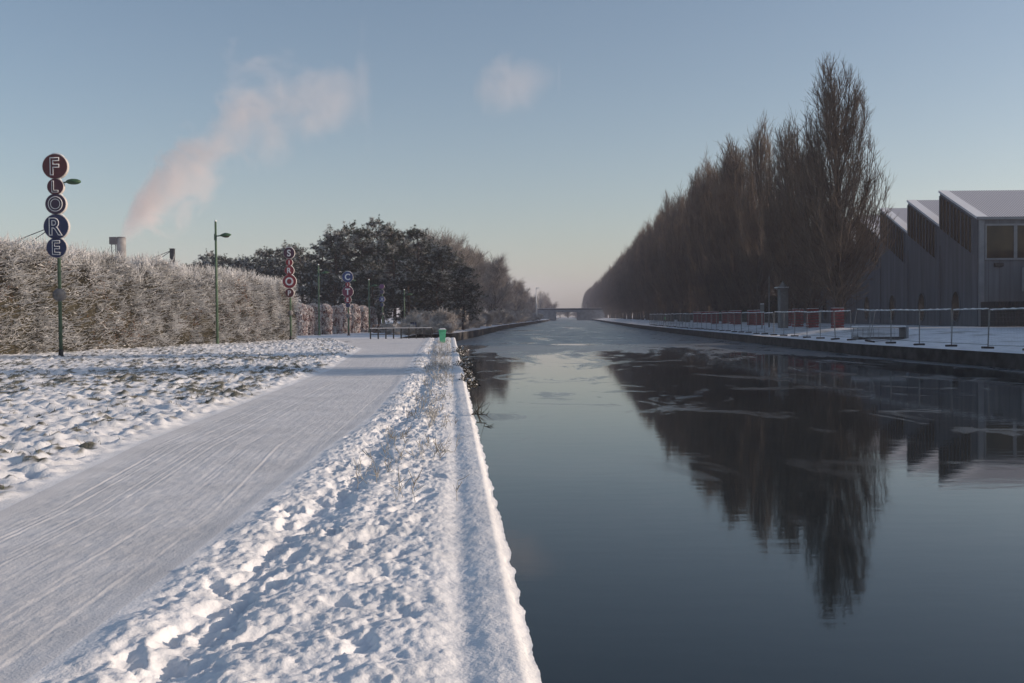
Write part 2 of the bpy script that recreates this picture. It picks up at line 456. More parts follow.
# path
S = np.linspace(0, 1, 300)
Yg = np.repeat(YS[:, None], len(S), 1)
Xr = path_right(YS)[:, None]; Xl = path_left(YS)[:, None]
Xg = Xl + (Xr - Xl) * S[None, :]
lane = (Xg - Xl)
soft = sstep(0, 0.3, lane) * sstep(0, 0.2, Xr - Xg)
z = base_height(Xg, Yg)
dz = -0.008 + (fbm(lane * 6, Yg * 0.15, 2) - 0.5) * 0.004 + (fbm(lane * 24, Yg * 1.2, 3, 0.6) - 0.5) * 0.0035 + (fbm(Xg * 10, Yg * 9, 3, 0.6) - 0.5) * 0.009
_r = np.random.default_rng(81)
for q in range(26):
    c0 = _r.uniform(0.15, 2.75); amp = _r.uniform(0.0006, 0.0019); sl = _r.normal(0, 0.006)
    cc = c0 + sl * (Yg - 15) + 0.025 * np.sin(Yg * _r.uniform(0.08, 0.2) + q)
    on = sstep(0.42, 0.58, fbm(Yg * 0.16 + q * 3.7, Yg * 0 + q, 2))
    wd = _r.uniform(0.012, 0.02)
    dz += on * (amp * np.exp(-((lane - cc) / wd) ** 2) - amp * np.exp(-((lane - cc - 2.2 * wd) / (1.3 * wd)) ** 2))
Zg = z + dz * soft
o = link('path', grid_mesh('path', Xg, Yg, Zg, M_PATH, np.zeros_like(Zg))); tag(o, kind='structure')

# field on the hedge side
FIELD_L = -34.0
S = np.concatenate([[0], np.linspace(0.0, 1, 430)[1:] ** 1.12])
Yg = np.repeat(YS[:, None], len(S), 1)
Xr = path_left(YS)[:, None]
Xg = Xr + (FIELD_L - Xr) * S[None, ::1]
Xg = Xg[:, ::-1]; Yg = Yg[:, ::-1]
e = sstep(0, 0.5, Xr - Xg)
z = base_height(Xg, Yg)
tuft = fbm(Xg * 4.2 + 40, Yg * 3.4, 4, 0.6)
lump = (fbm(Xg * 1.9, Yg * 2.6, 4, 0.6) - 0.5) * 0.17 + (fbm(Xg * 7, Yg * 8, 3, 0.65) - 0.5) * 0.15
zone = fbm(Xg * 0.30 + 11, Yg * 0.22, 2)
gmask = sstep(0.58, 0.65, tuft + (zone - 0.5) * 0.30 - sstep(30, 50, Yg) * 0.07) * e
e = e * sstep(END_D, END_D - 5, Yg)
Zg = z + e * (0.05 + lump + 0.04 * sstep(0.5, 0.7, tuft))
tail = sstep(30, 22, Xg * -1)
Zg = z + (Zg - z) * np.where(Xg < -30, sstep(-34, -30, Xg), 1)
o = link('snow_field', grid_mesh('snow_field', Xg, Yg, Zg, M_SNOW, gmask * 0.9)); tag(o, kind='structure')
FIELD = (Xg, Yg, Zg, gmask)

def flat_ground(name, poly, z, matr, wall_edges=(), zfun=None):
    bm = bmesh.new()
    vs_ = [bm.verts.new((x, y, z)) for x, y in poly]
    f = bm.faces.new(vs_)
    if f.normal.z < 0: f.normal_flip()
    bmesh.ops.triangulate(bm, faces=[f])
    me = bpy.data.meshes.new(name); bm.normal_update(); bm.to_mesh(me); bm.free(); me.materials.append(matr)
    return me

# far ground on the left of the canal and everything out to the horizon
ybk = [104, 112, 120, 128, 150, 175, 201, 240, 290, 340, 400, 470, 600, 800, 1100, 1600]
poly = [(-2600, -30), (FIELD_L + 0.5, -30), (FIELD_L + 0.5, END_D - 0.6), (-9.5, END_D - 0.6), (-9.5, 100)] + [(float(left_bank(y)), y) for y in ybk] + [(78, 2600), (-2600, 2600)]
o = link('ground', flat_ground('ground', poly, ZL - 0.015, M_SNOWFAR)); tag(o, kind='structure')
# right shore: quay strip rising to a level 1.3
yb = [-60, -20, 15, 30, 45, 53, 61, 75, 90, 110, 134, 165, 195, 250, 331, 440, 567, 800, 1100, 1600]
offs = [0, 0.4, 2, 5, 8.5, 12, 40, 2400]
def shore_z(u): return ZR + 0.58 * sstep(2.0, 8.5, u)
nsub = 260
ysr = np.concatenate([np.linspace(-60, 20, 12)[:-1], np.geomspace(20, 1600, nsub)])
cols_ = np.concatenate([np.linspace(0, 0.6, 4), np.linspace(0.8, 12, 46), [16, 24, 40, 100, 400, 2400]])
Xg = right_bank(ysr)[:, None] + cols_[None, :]
Yg = np.repeat(ysr[:, None], len(cols_), 1)
U = np.repeat(cols_[None, :], len(ysr), 0)
Zg = shore_z(U) + (fbm(Xg * 0.9, Yg * 0.7, 4) - 0.5) * 0.14 * sstep(0.2, 1.5, U) * sstep(60, 14, U)
sg = sstep(0.62, 0.70, fbm(Xg * 0.7 + 5, Yg * 0.5, 3)) * sstep(3, 6, U) * 0.5
o = link('snow_bank', grid_mesh('snow_bank', Xg, Yg, Zg, M_SNOWFAR, sg)); tag(o, kind='structure')

# quay walls
def quay_wall(name, line, ztop, side):
    """stone wall with snow-capped coping along a polyline (x,y); side = sign of x towards the land"""
    b = MB()
    for i in range(len(line) - 1):
        (x0, y0), (x1, y1) = line[i], line[i + 1]
        nx, ny = side * abs(y1 - y0), -side * (x1 - x0) * (1 if y1 > y0 else -1)
        l = math.hypot(nx, ny); nx, ny = nx / l * 0.5, ny / l * 0.5
        b.prism([(x0, y0, -1.2), (x1, y1, -1.2), (x1, y1, ztop), (x0, y0, ztop)], (nx, ny, 0))
    return b.build(name, M_STONE)
o = quay_wall('quay_wall', [(float(quay(y)) - 0.015, y) for y in (-30, 0, 20, 40, 60, END_D)], ZL - 0.07, -1)
tag(o, 'dark stone quay wall under the trampled snowy verge beside the path', 'quay wall')
o = quay_wall('quay_wall', [(float(left_bank(y)) - 0.02, y) for y in ybk], ZL - 0.02, -1)
tag(o, 'long dark quay wall below the frosted scrub, running to the bridge', 'quay wall')
o = quay_wall('quay_wall', [(float(right_bank(y)) + 0.03, y) for y in yb], ZR - 0.02, 1)
tag(o, 'low dark quay wall below the poplars and wire fence panels', 'quay wall')
b = MB()
b.prism([(-9.5, END_D - 0.02, -1.2), (float(quay(END_D)), END_D - 0.02, -1.2), (float(quay(END_D)), END_D - 0.02, ZL - 0.05), (-9.5, END_D - 0.02, ZL - 0.05)], (0, -0.5, 0))
b.prism([(-9.48, END_D, -1.2), (-9.48, 100, -1.2), (-9.48, 100, ZL - 0.02), (-9.48, END_D, ZL - 0.02)], (-0.5, 0, 0))
b.prism([(-9.5, 100.02, -1.2), (float(left_bank(104)), 104.02, -1.2), (float(left_bank(104)), 104.02, ZL - 0.02), (-9.5, 100.02, ZL - 0.02)], (0, 0.5, 0))
o = b.build('inlet_wall', M_STONE); tag(o, 'dark stone wall round the little inlet behind the green bin', 'quay wall')

# water
bm = bmesh.new()
for p in ((-60, -60), (200, -60), (200, 2600), (-60, 2600)): bm.verts.new((p[0], p[1], 0))
bm.faces.new(bm.verts[:]); me = bpy.data.meshes.new('water'); bm.to_mesh(me); bm.free(); me.materials.append(M_WATER)
o = link('water', me); tag(o, kind='structure')

# ------------------------------------------------------------------ sawtooth building
BX, BY0, MOD, NT = 42.8, 91.6, 8.0, 8
ZB, ZE, ZA, BW = 1.2, 11.2, 14.6, 26.0
bld = empty('sawtooth_hall', (BX, BY0, ZB), 0, 'grey shed hall with snowy sawtooth roofs and oval windows behind the poplars', 'building')
he, ha = ZE - ZB, ZA - ZB
prof = [(0, 0), (0, he)]
for k in range(NT):
    prof += [(MOD * (k + 1), ha), (MOD * (k + 1), he)] if k < NT - 1 else [(MOD * NT, ha)]
prof += [(MOD * NT, 0)]
b = MB(); b.prism([(0, y, z) for y, z in prof], (BW, 0, 0)); b.build('wall', M_WALL, bld)
def roof_mat():
    m = bpy.data.materials.new('snowy seamed roof'); m.use_nodes = True
    t = m.node_tree; b = t.nodes['Principled BSDF']; L = t.links
    tc = t.nodes.new('ShaderNodeTexCoord')
    wv = t.nodes.new('ShaderNodeTexWave'); wv.wave_type = 'BANDS'; wv.bands_direction = 'X'; wv.inputs['Scale'].default_value = 1.3; wv.inputs['Distortion'].default_value = 0.15
    L.new(tc.outputs['Object'], wv.inputs['Vector'])
    r = t.nodes.new('ShaderNodeValToRGB'); r.color_ramp.elements[0].position = 0.25; r.color_ramp.elements[1].position = 0.6
    r.color_ramp.elements[0].color = (0.22, 0.22, 0.26, 1); r.color_ramp.elements[1].color = (0.62, 0.62, 0.66, 1)
    L.new(wv.outputs['Fac'], r.inputs['Fac']); L.new(r.outputs['Color'], b.inputs['Base Color'])
    b.inputs['Roughness'].default_value = 0.6
    return m
M_ROOF = roof_mat()
for k in range(NT):
    y0, y1 = MOD * k, MOD * (k + 1)
    b = MB(); ins = 0.9
    b.prism([(ins, y0 + 0.05, he + 0.03), (ins, y1 - 0.02, ha + 0.03), (ins, y1 - 0.02, ha + 0.15), (ins, y0 + 0.05, he + 0.15)], (BW - ins, 0, 0))
    rf = b.build('roof', M_ROOF, bld)
    b = MB()   # white verge flashing along the slope
    b.prism([(-0.12, y0 - 0.06, he - 0.02), (-0.12, y1 + 0.06, ha - 0.02), (-0.12, y1 + 0.06, ha + 0.20), (-0.12, y0 - 0.06, he + 0.20)], (1.0, 0, 0))
    b.build('flashing', M_CAP, rf)
    # clerestory band below the slope
    gl = MB(); hgt = 3.2
    s_ = (ha - he) / MOD
    g0, g1 = y0 + 0.9, y1 - 0.12
    zt = lambda y: he + s_ * (y - y0) - 0.35
    gl.prism([(-0.05, g0, zt(g0) - hgt), (-0.05, g1, zt(g1) - hgt), (-0.05, g1, zt(g1)), (-0.05, g0, zt(g0))], (0.1, 0, 0))
    wdw = gl.build('window', M_GLASS, bld)
    fr = MB()
    nm = 9
    for q in range(nm + 1):
        yy = g0 + (g1 - g0) * q / nm
        wdt = 0.05 if q % 3 else 0.10
        fr.prism([(-0.10, yy - wdt, zt(yy - wdt) - hgt), (-0.10, yy + wdt, zt(yy + wdt) - hgt), (-0.10, yy + wdt, zt(yy + wdt)), (-0.10, yy - wdt, zt(yy - wdt))], (0.15, 0, 0))
    fr.build('mullion', M_WALL, wdw)
    # oval porthole in the wall below
    ov = MB(); cy, cz, ry, rz = y0 + 4.3, 2.0, 0.85, 1.42
    ov.prism([(-0.06, cy + ry * math.cos(2 * math.pi * j / 24), cz + rz * math.sin(2 * math.pi * j / 24)) for j in range(24)], (0.1, 0, 0))
    wo = ov.build('oval_window', M_GLASS, bld)
    rim = MB()
    rim.tube([(-0.06, cy + (ry + .05) * math.cos(2 * math.pi * j / 24), cz + (rz + .05) * math.sin(2 * math.pi * j / 24)) for j in range(25)], 0.06, 6)
    rim.build('frame', M_WALL, wo)
    jt = MB().box((-0.012, y1 - 0.05, he / 2 - 0.8), (0.03, 0.07, he - 2.2)); jt.build('wall_joint', M_DARK, bld)
    MB().tube([(-0.14, y1 - 0.28, 0.1), (-0.14, y1 - 0.28, he - 3.3)], 0.06, 8).build('downpipe', M_WALL, bld)
# front gable end towards the camera
fy = -0.06
for x0 in (0.75, 3.55, 6.35, 9.15, 11.95):
    wn = MB().box((x0 + 1.3, fy, 7.85), (2.5, 0.1, 2.95)).build('window', M_GLASS, bld)
    f2 = MB()
    f2.box((x0 + 1.3, fy - 0.03, 9.42), (2.8, 0.14, 0.16)); f2.box((x0 + 1.3, fy - 0.03, 6.28), (2.8, 0.14, 0.16))
    f2.box((x0 - 0.02, fy - 0.03, 7.85), (0.14, 0.14, 2.96)); f2.box((x0 + 2.62, fy - 0.03, 7.85), (0.14, 0.14, 2.96))
    f2.build('frame', M_TRIM, wn)
MB().box((BW / 2, fy - 0.08, he + 0.02), (BW + 0.2, 0.3, 0.24)).build('eaves', M_TRIM, bld)
MB().box((0.35, fy, he / 2), (0.5, 0.14, he - 0.3)).build('corner_pilaster', M_TRIM, bld)
MB().box((6.6, fy, 4.4), (5.0, 0.1, 2.2)).build('wall_panel', M_TRIM, bld)
MB().box((1.9, fy - 0.12, 5.75), (0.8, 0.3, 0.35), bev=0.04).build('floodlight', M_DARK, bld)
for q in range(12):
    pass

# lower hall added outside the view to cast shade on the right bank
h2 = empty('unseen_hall', (47.5, 6, ZB), 0, 'low grey hall with snowy flat roof added outside the view for its shade', 'building')
MB().box((11, 40, 3.6), (22, 79.4, 7.2)).build('wall', M_WALL, h2)
MB().box((11, 40, 7.33), (22.4, 79.8, 0.22)).build('roof', M_CAP, h2)
for q in range(9): MB().box((-0.03, 6 + q * 8.5, 4.6), (0.1, 4.5, 1.6)).build('window', M_GLASS, h2)

# dark hoarding against the front of the hall
enc = empty('dark_enclosure', (43.0, 88.6, ZB), 0, 'dark slatted enclosure standing against the end wall of the hall', 'enclosure')
b = MB()
for q in range(40): b.box((0.15 + q * 0.30, 0, 1.2), (0.24, 0.08, 2.3))
b.build('slats', M_DARK, enc)
b = MB(); b.box((6.0, 0.09, 0.4), (12, 0.08, 0.12)); b.box((6.0, 0.09, 2.0), (12, 0.08, 0.12)); b.box((6.0, 0.09, 1.2), (12, 0.06, 2.2)); b.build('rails', M_DARK, enc)
MB().box((0.05, 1.4, 1.2), (0.1, 2.6, 2.3)).build('side_panel', M_DARK, enc)

# ------------------------------------------------------------------ branches
def tubes_np(P, Rd, s=3):
    """P (N,k,3) polylines, Rd (N,k) radii -> verts, quad faces"""
    N, k, _ = P.shape
    T = np.gradient(P, axis=1)
    T /= np.linalg.norm(T, axis=2, keepdims=True) + 1e-9
    ref = np.where(np.abs(T[..., 2:3]) < 0.8, np.array([0, 0, 1.0]), np.array([1.0, 0.2, 0]))
    # one reference per polyline so that rings line up
    ref = np.repeat(ref[:, :1], k, 1)
    A = np.cross(T, ref); A /= np.linalg.norm(A, axis=2, keepdims=True) + 1e-9
    B = np.cross(T, A)
    ang = np.arange(s) * 2 * math.pi / s
    V = P[:, :, None, :] + Rd[:, :, None, None] * (A[:, :, None, :] * np.cos(ang)[None, None, :, None] + B[:, :, None, :] * np.sin(ang)[None, None, :, None])
    i = np.arange(N)[:, None, None] * (k * s) + np.arange(k - 1)[None, :, None] * s
    j = np.arange(s)[None, None, :]; j2 = (j + 1) % s
    F = np.stack([i + j, i + j2, i + s + j2, i + s + j], -1).reshape(-1, 4)
    return V.reshape(-1, 3), F

def join(parts):
    V, F, I = [], [], []; off = 0
    for q in parts:
        v, f = q[0], q[1]
        V.append(v); F.append(f + off); off += len(v)
        I.append(np.full(len(f), q[2] if len(q) > 2 else 0))
    return np.concatenate(V), np.concatenate(F), np.concatenate(I)

def unit(a): return a / (np.linalg.norm(a, axis=-1, keepdims=True) + 1e-9)

def sprout(P, n, s0, s1, l0, l1, tilt, upbias, k, rg, taper=0.5, outward=0.0):
    """n children on each parent polyline"""
    N, kp, _ = P.shape
    s = rg.uniform(s0, s1, (N, n))
    idx = s * (kp - 1); i0 = np.clip(np.floor(idx).astype(int), 0, kp - 2); fr = (idx - i0)[..., None]
    ar = np.arange(N)[:, None]
    p0 = P[ar, i0] * (1 - fr) + P[ar, i0 + 1] * fr
    T = unit(P[ar, i0 + 1] - P[ar, i0])
    rnd = unit(rg.normal(size=T.shape)); perp = unit(rnd - T * (rnd * T).sum(-1, keepdims=True))
    if outward:
        o_ = p0.copy(); o_[..., 2] = 0; perp = unit(perp + outward * unit(o_))
    th = np.abs(rg.normal(tilt, tilt * 0.35, (N, n)))[..., None]
    d = unit(T * np.cos(th) + perp * np.sin(th))
    L = (rg.uniform(l0, l1, (N, n)) * (1 - taper * s))[..., None, None]
    q = np.linspace(0, 1, k)[None, None, :, None]
    up = np.array([0, 0, 1.0])
    pts = p0[:, :, None, :] + d[:, :, None, :] * L * q + up * L * upbias * q * q
    jit = rg.normal(size=pts.shape) * 0.035 * L * q
    return (pts + jit).reshape(-1, k, 3)

def radii(N, k, r0, r1, rg, spread=0.25):
    r = np.linspace(r0, r1, k)[None, :] * rg.uniform(1 - spread, 1 + spread, (N, 1))
    return r

def poplar_meshes(seed, H=26.0, RM=4.4, nl=85, steep=0.06):
    rg = np.random.default_rng(seed)
    z = np.linspace(0, 1, 16)
    tr = np.stack([np.cumsum(rg.normal(0, 0.05, 16)), np.cumsum(rg.normal(0, 0.05, 16)), z * H * 0.97], -1); tr[0, :2] = 0
    trr = 0.34 * (1 - z) ** 0.8 + 0.02
    tv = tubes_np(tr[None], trr[None], 8)
    t0 = np.clip(rg.beta(1.1, 1.4, nl) * 0.86 + 0.06, 0.06, 0.92)
    az = rg.uniform(0, 2 * math.pi, nl)
    env = lambda t: RM * np.where(t < 0.40, 0.55 + 0.45 * t / 0.40, np.clip((1 - t) / 0.60, 0, 1) ** 0.80)
    rise = (0.20 + steep + 0.22 * rg.random(nl)) * (1.05 - 0.55 * t0)
    t1 = np.minimum(t0 + rise, 1.0 - 0.17 * rg.random(nl) ** 0.8)
    t0 = np.minimum(t0, t1 - 0.05)
    re = env(0.30 * t0 + 0.70 * t1) * rg.uniform(0.35, 1.0, nl) ** 0.7
    q = np.linspace(0, 1, 7)[None, :]
    rad = re[:, None] * (1 - (1 - q) ** 2.1)
    zz = (t0[:, None] + (t1 - t0)[:, None] * q ** 1.15) * H
    bx = np.interp(t0 * H, tr[:, 2], tr[:, 0])[:, None]; by = np.interp(t0 * H, tr[:, 2], tr[:, 1])[:, None]
    wob = rg.normal(0, 0.10, (nl, 7, 2)) * q[..., None]
    LP = np.stack([bx + rad * np.cos(az)[:, None] + wob[..., 0], by + rad * np.sin(az)[:, None] + wob[..., 1], zz], -1)
    lv = tubes_np(LP, radii(nl, 7, 0.062, 0.015, rg, 0.4), 4)
    sub = sprout(LP, 15, 0.10, 0.97, 1.3, 3.0, 0.34, 0.22, 5, rg, 0.5, 0.3)
    ll = np.linalg.norm(LP[:, -1] - LP[:, 0], axis=1); sub = sub[np.repeat(np.clip(ll / 6.0, 0.12, 1), 15) > rg.random(len(sub))]
    sv = tubes_np(sub, radii(len(sub), 5, 0.028, 0.010, rg), 3)
    tw = sprout(sub, 5, 0.15, 1.0, 0.5, 1.3, 0.50, 0.25, 3, rg, 0.4, 0.2)
    wv = tubes_np(tw, radii(len(tw), 3, 0.0135, 0.006, rg), 3)
    # short whiskers low on the trunk
    basal = np.concatenate([sprout(tr[None], 190, 0.05, 0.36, 1.0, 3.2, 0.75, 0.3, 4, rg, 0.2), sprout(LP[t0 < 0.45], 9, 0.03, 0.45, 1.0, 2.6, 0.95, 0.2, 4, rg, 0.2)])
    bt = sprout(basal, 5, 0.2, 1.0, 0.4, 1.0, 0.6, 0.2, 3, rg, 0.3)
    btv = tubes_np(bt, radii(len(bt), 3, 0.0135, 0.006, rg), 3)
    bv = tubes_np(basal, radii(len(basal), 4, 0.02, 0.006, rg), 3)
    V, F, _ = join([tv, lv]) if False else (None, None, None)
    a, fa = tv; c, fc = lv
    Vt = np.concatenate([a, c]); Ft = np.concatenate([fa, fc + len(a)])
    Vc, Fc, _ = join([sv, wv, bv, btv])
    return mesh_np('poplar_trunk', Vt, Ft, M_BARK, smooth=True), mesh_np('poplar_crown', Vc, Fc, M_TWIG)

POP = [poplar_meshes(17, 26.8, 5.4, 150, 0.09), poplar_meshes(12, 26, 3.8, 84), poplar_meshes(13, 26, 4.2, 90), poplar_meshes(14, 26, 3.5, 78)]
def tree(name, loc, sxy, sz, rz, meshes, label, cat, group):
    t = empty(name, loc, rz, label, cat, group)
    t.scale = (sxy, sxy, sz)
    link('trunk', meshes[0], t); link('crown', meshes[1], t)
    return t

GP = 'bare poplars in the row along the right bank'
prow = []
pl_first = at(834, 329, 92.0)
row_off = float(pl_first[0] - right_bank(92.0))
def prow_x(y): return float(right_bank(y)) + row_off
spec = [(92.0, 0, 1.0, 0.925, 'tallest bare poplar, first of the row, beside the sawtooth hall'),
        (97.6, 3, 0.95, 0.70, 'short slim bare poplar just behind the tallest one'),
        (103.2, 1, 0.92, 0.83, 'bare poplar third in the row behind the tallest one'),
        (109.5, 3, 0.95, 0.86, 'slim bare poplar with a pale trunk behind the pale pillar'),
        (121.5, 2, 0.82, 0.96, 'narrow spiky-topped bare poplar standing a little apart in the row')]
y = 127.0
k = 0
while y < 1100:
    spec.append((y, 1 + k % 3, rng.uniform(0.92, 1.15), rng.uniform(0.90, 1.07), None)); k += 1
    y += rng.uniform(5.4, 6.6) if y < 300 else rng.uniform(7, 9) * (1.0 if y < 600 else 1.7)
for (y, v, sxy, sz, lab) in spec:
    tree('poplar', (prow_x(y) + rng.normal(0, 0.25), y, 1.2), sxy, sz, rng.uniform(0, 6.28), POP[v], lab or 'bare brown poplar in the dense receding row along the canal', 'tree', GP)
# two poplars added outside the view so that their shade crosses the path
for y in (33.0, 46.0):
    tree('poplar', (31.5, y, 1.2), 0.9, 0.75, rng.uniform(0, 6.28), POP[3], 'bare poplar added outside the view to shade the path', 'tree', 'bare poplars added outside the view')

# a second, looser line of poplars and an evergreen hedge beyond the hall
y = 160.0
while y < 430:
    tree('poplar', (prow_x(y) + 13 + rng.normal(0, 1.0), y, 1.2), rng.uniform(0.95, 1.2), rng.uniform(0.72, 0.9), rng.uniform(0, 6.28), POP[1 + int(rng.integers(3))], 'bare poplar of the second line, half hidden behind the front row', 'tree', 'bare poplars of the second line')
    y += rng.uniform(7, 10)
def evergreen_hedge():
    rg = np.random.default_rng(91)
    N = 30000
    yy = 146 + 253 * rg.random(N) ** 1.5
    hh = 3.6 + (fbm(yy * 0.3, yy * 0 + 4, 3) - 0.5) * 1.6
    top = rg.random(N) < 0.3
    z = np.where(top, hh, rg.random(N) * hh)
    xo = np.where(top, rg.uniform(-0.7, 0.7, N), -0.75 + rg.normal(0, 0.15, N))
    p = np.stack([np.array([prow_x(v) for v in yy]) + 9.0 + xo, yy, 1.2 + z], -1)
    V, F = strips(p, unit(rg.normal(size=(N, 3))), rg.uniform(0.25, 0.6, N), rg.uniform(0.12, 0.28, N), rg)
    t = empty('evergreen_hedge', (0, 0, 0), 0, 'long dark evergreen hedge low behind the poplar trunks beyond the hall', 'hedge')
    link('foliage', mesh_np('hedge_foliage', V, F, M_NEEDLE), t)
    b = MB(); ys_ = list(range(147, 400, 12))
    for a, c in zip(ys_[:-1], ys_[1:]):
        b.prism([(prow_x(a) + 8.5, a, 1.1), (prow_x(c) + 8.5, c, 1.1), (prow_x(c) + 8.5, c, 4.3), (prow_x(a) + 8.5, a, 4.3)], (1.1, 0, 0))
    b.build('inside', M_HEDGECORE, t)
EVERGREEN = evergreen_hedge

# red guards round the trunks
GG = 'red guards round the poplar trunks'
def guard_mesh():
    b = MB()
    for s_ in range(4):
        for q in range(7):
            zc = 0.16 + q * 0.27
            off = 0.45
            if s_ % 2 == 0: b.box((0, off * (1 if s_ == 0 else -1), zc), (0.98, 0.03, 0.20))
            else: b.box((off * (1 if s_ == 1 else -1), 0, zc), (0.03, 0.86, 0.20))
    return b.build('boards', M_RED)
gtmp = guard_mesh(); gm_ = gtmp.data; bpy.data.objects.remove(gtmp)
b = MB()
for a in (-1, 1):
    for c in (-1, 1): b.box((a * 0.39, c * 0.39, 0.98), (0.06, 0.06, 1.96))
gtmp = b.build('posts', M_DARK); gp_ = gtmp.data; bpy.data.objects.remove(gtmp)
b = MB()
for s_ in range(4):
    if s_ % 2 == 0: b.box((0, 0.45 * (1 if s_ == 0 else -1), 1.92), (0.96, 0.05, 0.035))
    else: b.box((0.45 * (1 if s_ == 1 else -1), 0, 1.92), (0.05, 0.85, 0.035))
gtmp = b.build('snow', M_CAP); gs_ = gtmp.data; bpy.data.objects.remove(gtmp)
poplars = [o for o in col.objects if o.name.startswith('poplar') and o.type == 'EMPTY' and o.location.y >= 91]
glab = ['red board guard round the tallest poplar', 'red board guard round the short poplar behind the tallest one', 'red board guard round the third poplar, nearest the pale pillar']
for i, t in enumerate(sorted(poplars, key=lambda o: o.location.y)[:16]):
    g = empty('trunk_guard', (t.location.x, t.location.y, 1.2), rng.uniform(-0.1, 0.1), glab[i] if i < 3 else 'red board guard round a poplar trunk farther along the row', 'tree guard', GG)
    link('boards', gm_, g); link('posts', gp_, g); link('snow', gs_, g)

# ------------------------------------------------------------------ wire site fence
def panel_meshes():
    fr = MB()
    W, Hh = 3.4, 2.0
    for x in (0, W): fr.tube([(x, 0, 0.12), (x, 0, Hh)], 0.020, 6)
    fr.tube([(0, 0, 0.22), (W, 0, 0.22)], 0.018, 6)
    wires = MB()
    for q in range(1, 28): wires.tube([(W * q / 28, 0, 0.22), (W * q / 28, 0, Hh)], 0.002, 3)
    for q in range(1, 9): wires.tube([(0, 0, 0.22 + q * 0.2), (W, 0, 0.22 + q * 0.2)], 0.002, 3)
    top = MB().tube([(0, 0, Hh), (W, 0, Hh)], 0.026, 6)
    sn = MB()
    pts = [(W * q / 14, 0, Hh + 0.035 + 0.012 * math.sin(q * 2.3)) for q in range(15)]
    sn.tube(pts, [0.012] + [0.034 + 0.01 * math.sin(q * 1.7) for q in range(13)] + [0.012], 6)
    ft = MB().box((0, 0, 0.06), (0.22, 0.60, 0.11), bev=0.02)
    return [fr.build('frame', M_GALV), wires.build('wire_mesh', M_GALV), top.build('top_rail', M_GALV), sn.build('snow', M_CAP), ft.build('foot_block', M_DARK)]
pmesh = panel_meshes()
fence0 = empty('fence_panel', (0, 0, 0), 0, None, 'fence panel', 'wire site fence panels along the right quay')
for o in pmesh: o.parent = fence0
y = 40.0
i = 0
first = True
while y < 190:
    p = fence0 if first else copy_tree(fence0)
    first = False
    x0 = float(right_bank(y)) + 1.6; x1 = float(right_bank(y + 3.4)) + 1.6
    a = math.atan2(3.4, x1 - x0)
    p.location = (x0, y, ZR + 0.02 + rng.uniform(-0.03, 0.04))
    lean = rng.normal(0, 0.03); tilt = rng.normal(0, 0.012)
    lab = 'wire mesh site fence panel with snow on its top rail at the canal edge'
    if i == 7: lean, lab, tilt = 0.16, 'wire site fence panel slumping backwards beside the stacked panels', -0.04
    p.rotation_euler = (lean, tilt, a)
    p['label'] = lab
    y += 3.45 * math.sin(a); i += 1

# stack of spare panels by the fence
sp = at(880, 338.5, 66.0)
st = empty('panel_stack', (sp[0], sp[1], ZR + 0.12), R(4), 'waist-high stack of spare fence panels under snow with a grey end board', 'fence panels')
b = MB()
for q in range(9):
    yy = -0.45 + q * 0.11
    b.tube([(-1.7, yy, 0.05), (1.5, yy, 0.05), (1.5, yy, 0.82), (-1.7, yy, 0.82), (-1.7, yy, 0.05)], 0.025, 5)
    for z in range(1, 9): b.tube([(-1.7 + z * 0.355, yy, 0.05), (-1.7 + z * 0.355, yy, 0.82)], 0.008, 4)
b.build('frames', M_GALV, st)
MB().box((-0.1, 0, 0.88), (3.3, 1.1, 0.09), bev=0.03).build('snow', M_CAP, st)
MB().box((1.62, 0, 0.44), (0.16, 1.1, 0.80), bev=0.01).build('end_board', M_CONC, st)
MB().box((-0.1, 0.02, 0.10), (3.1, 0.8, 0.16)).build('pallet', M_DARK, st)

# pale pillar among the poplars
pp = at(783, 331, 100.0)
pil = empty('pale_pillar', (pp[0], pp[1], 1.2), 0.1, 'pale square pillar with a snowy overhanging cap and pointed top by the poplars', 'pillar')
MB().box((0, 0, 1.95), (0.82, 0.82, 3.9), bev=0.03).build('shaft', M_PALE, pil)
MB().box((-0.12, 0, 3.98), (1.15, 1.0, 0.16), bev=0.02).build('cap', M_PALE, pil)
MB().lathe([(0.52, 4.06), (0.50, 4.12), (0.24, 4.4), (0.04, 4.75)], 4).build('pointed_top', M_PALE, pil)
MB().box((-0.14, 0, 4.085), (1.17, 1.02, 0.05), bev=0.015).build('snow', M_CAP, pil)
# thin pale pole and small post
q = at(769, 322, 106.0)
o = MB().tube([(q[0], q[1], 1.2), (q[0] + 0.03, q[1], 6.6)], [0.09, 0.06], 8).build('pale_pole', M_PALE); tag(o, 'thin pale pole rising between the dark poplar trunks', 'pole')
q = at(762, 325, 96.0)
sg_ = empty('notice_post', (q[0], q[1], 1.2), 0, 'small pale notice on a post behind the wire fence', 'notice')
MB().tube([(0, 0, 0), (0, 0, 2.1)], 0.06, 8).build('post', M_GALV, sg_)
MB().box((0, -0.07, 2.0), (0.38, 0.04, 0.75), bev=0.01).build('board', M_PALE, sg_)
MB().box((0, -0.07, 2.40), (0.36, 0.08, 0.05), bev=0.01).build('snow', M_CAP, sg_)

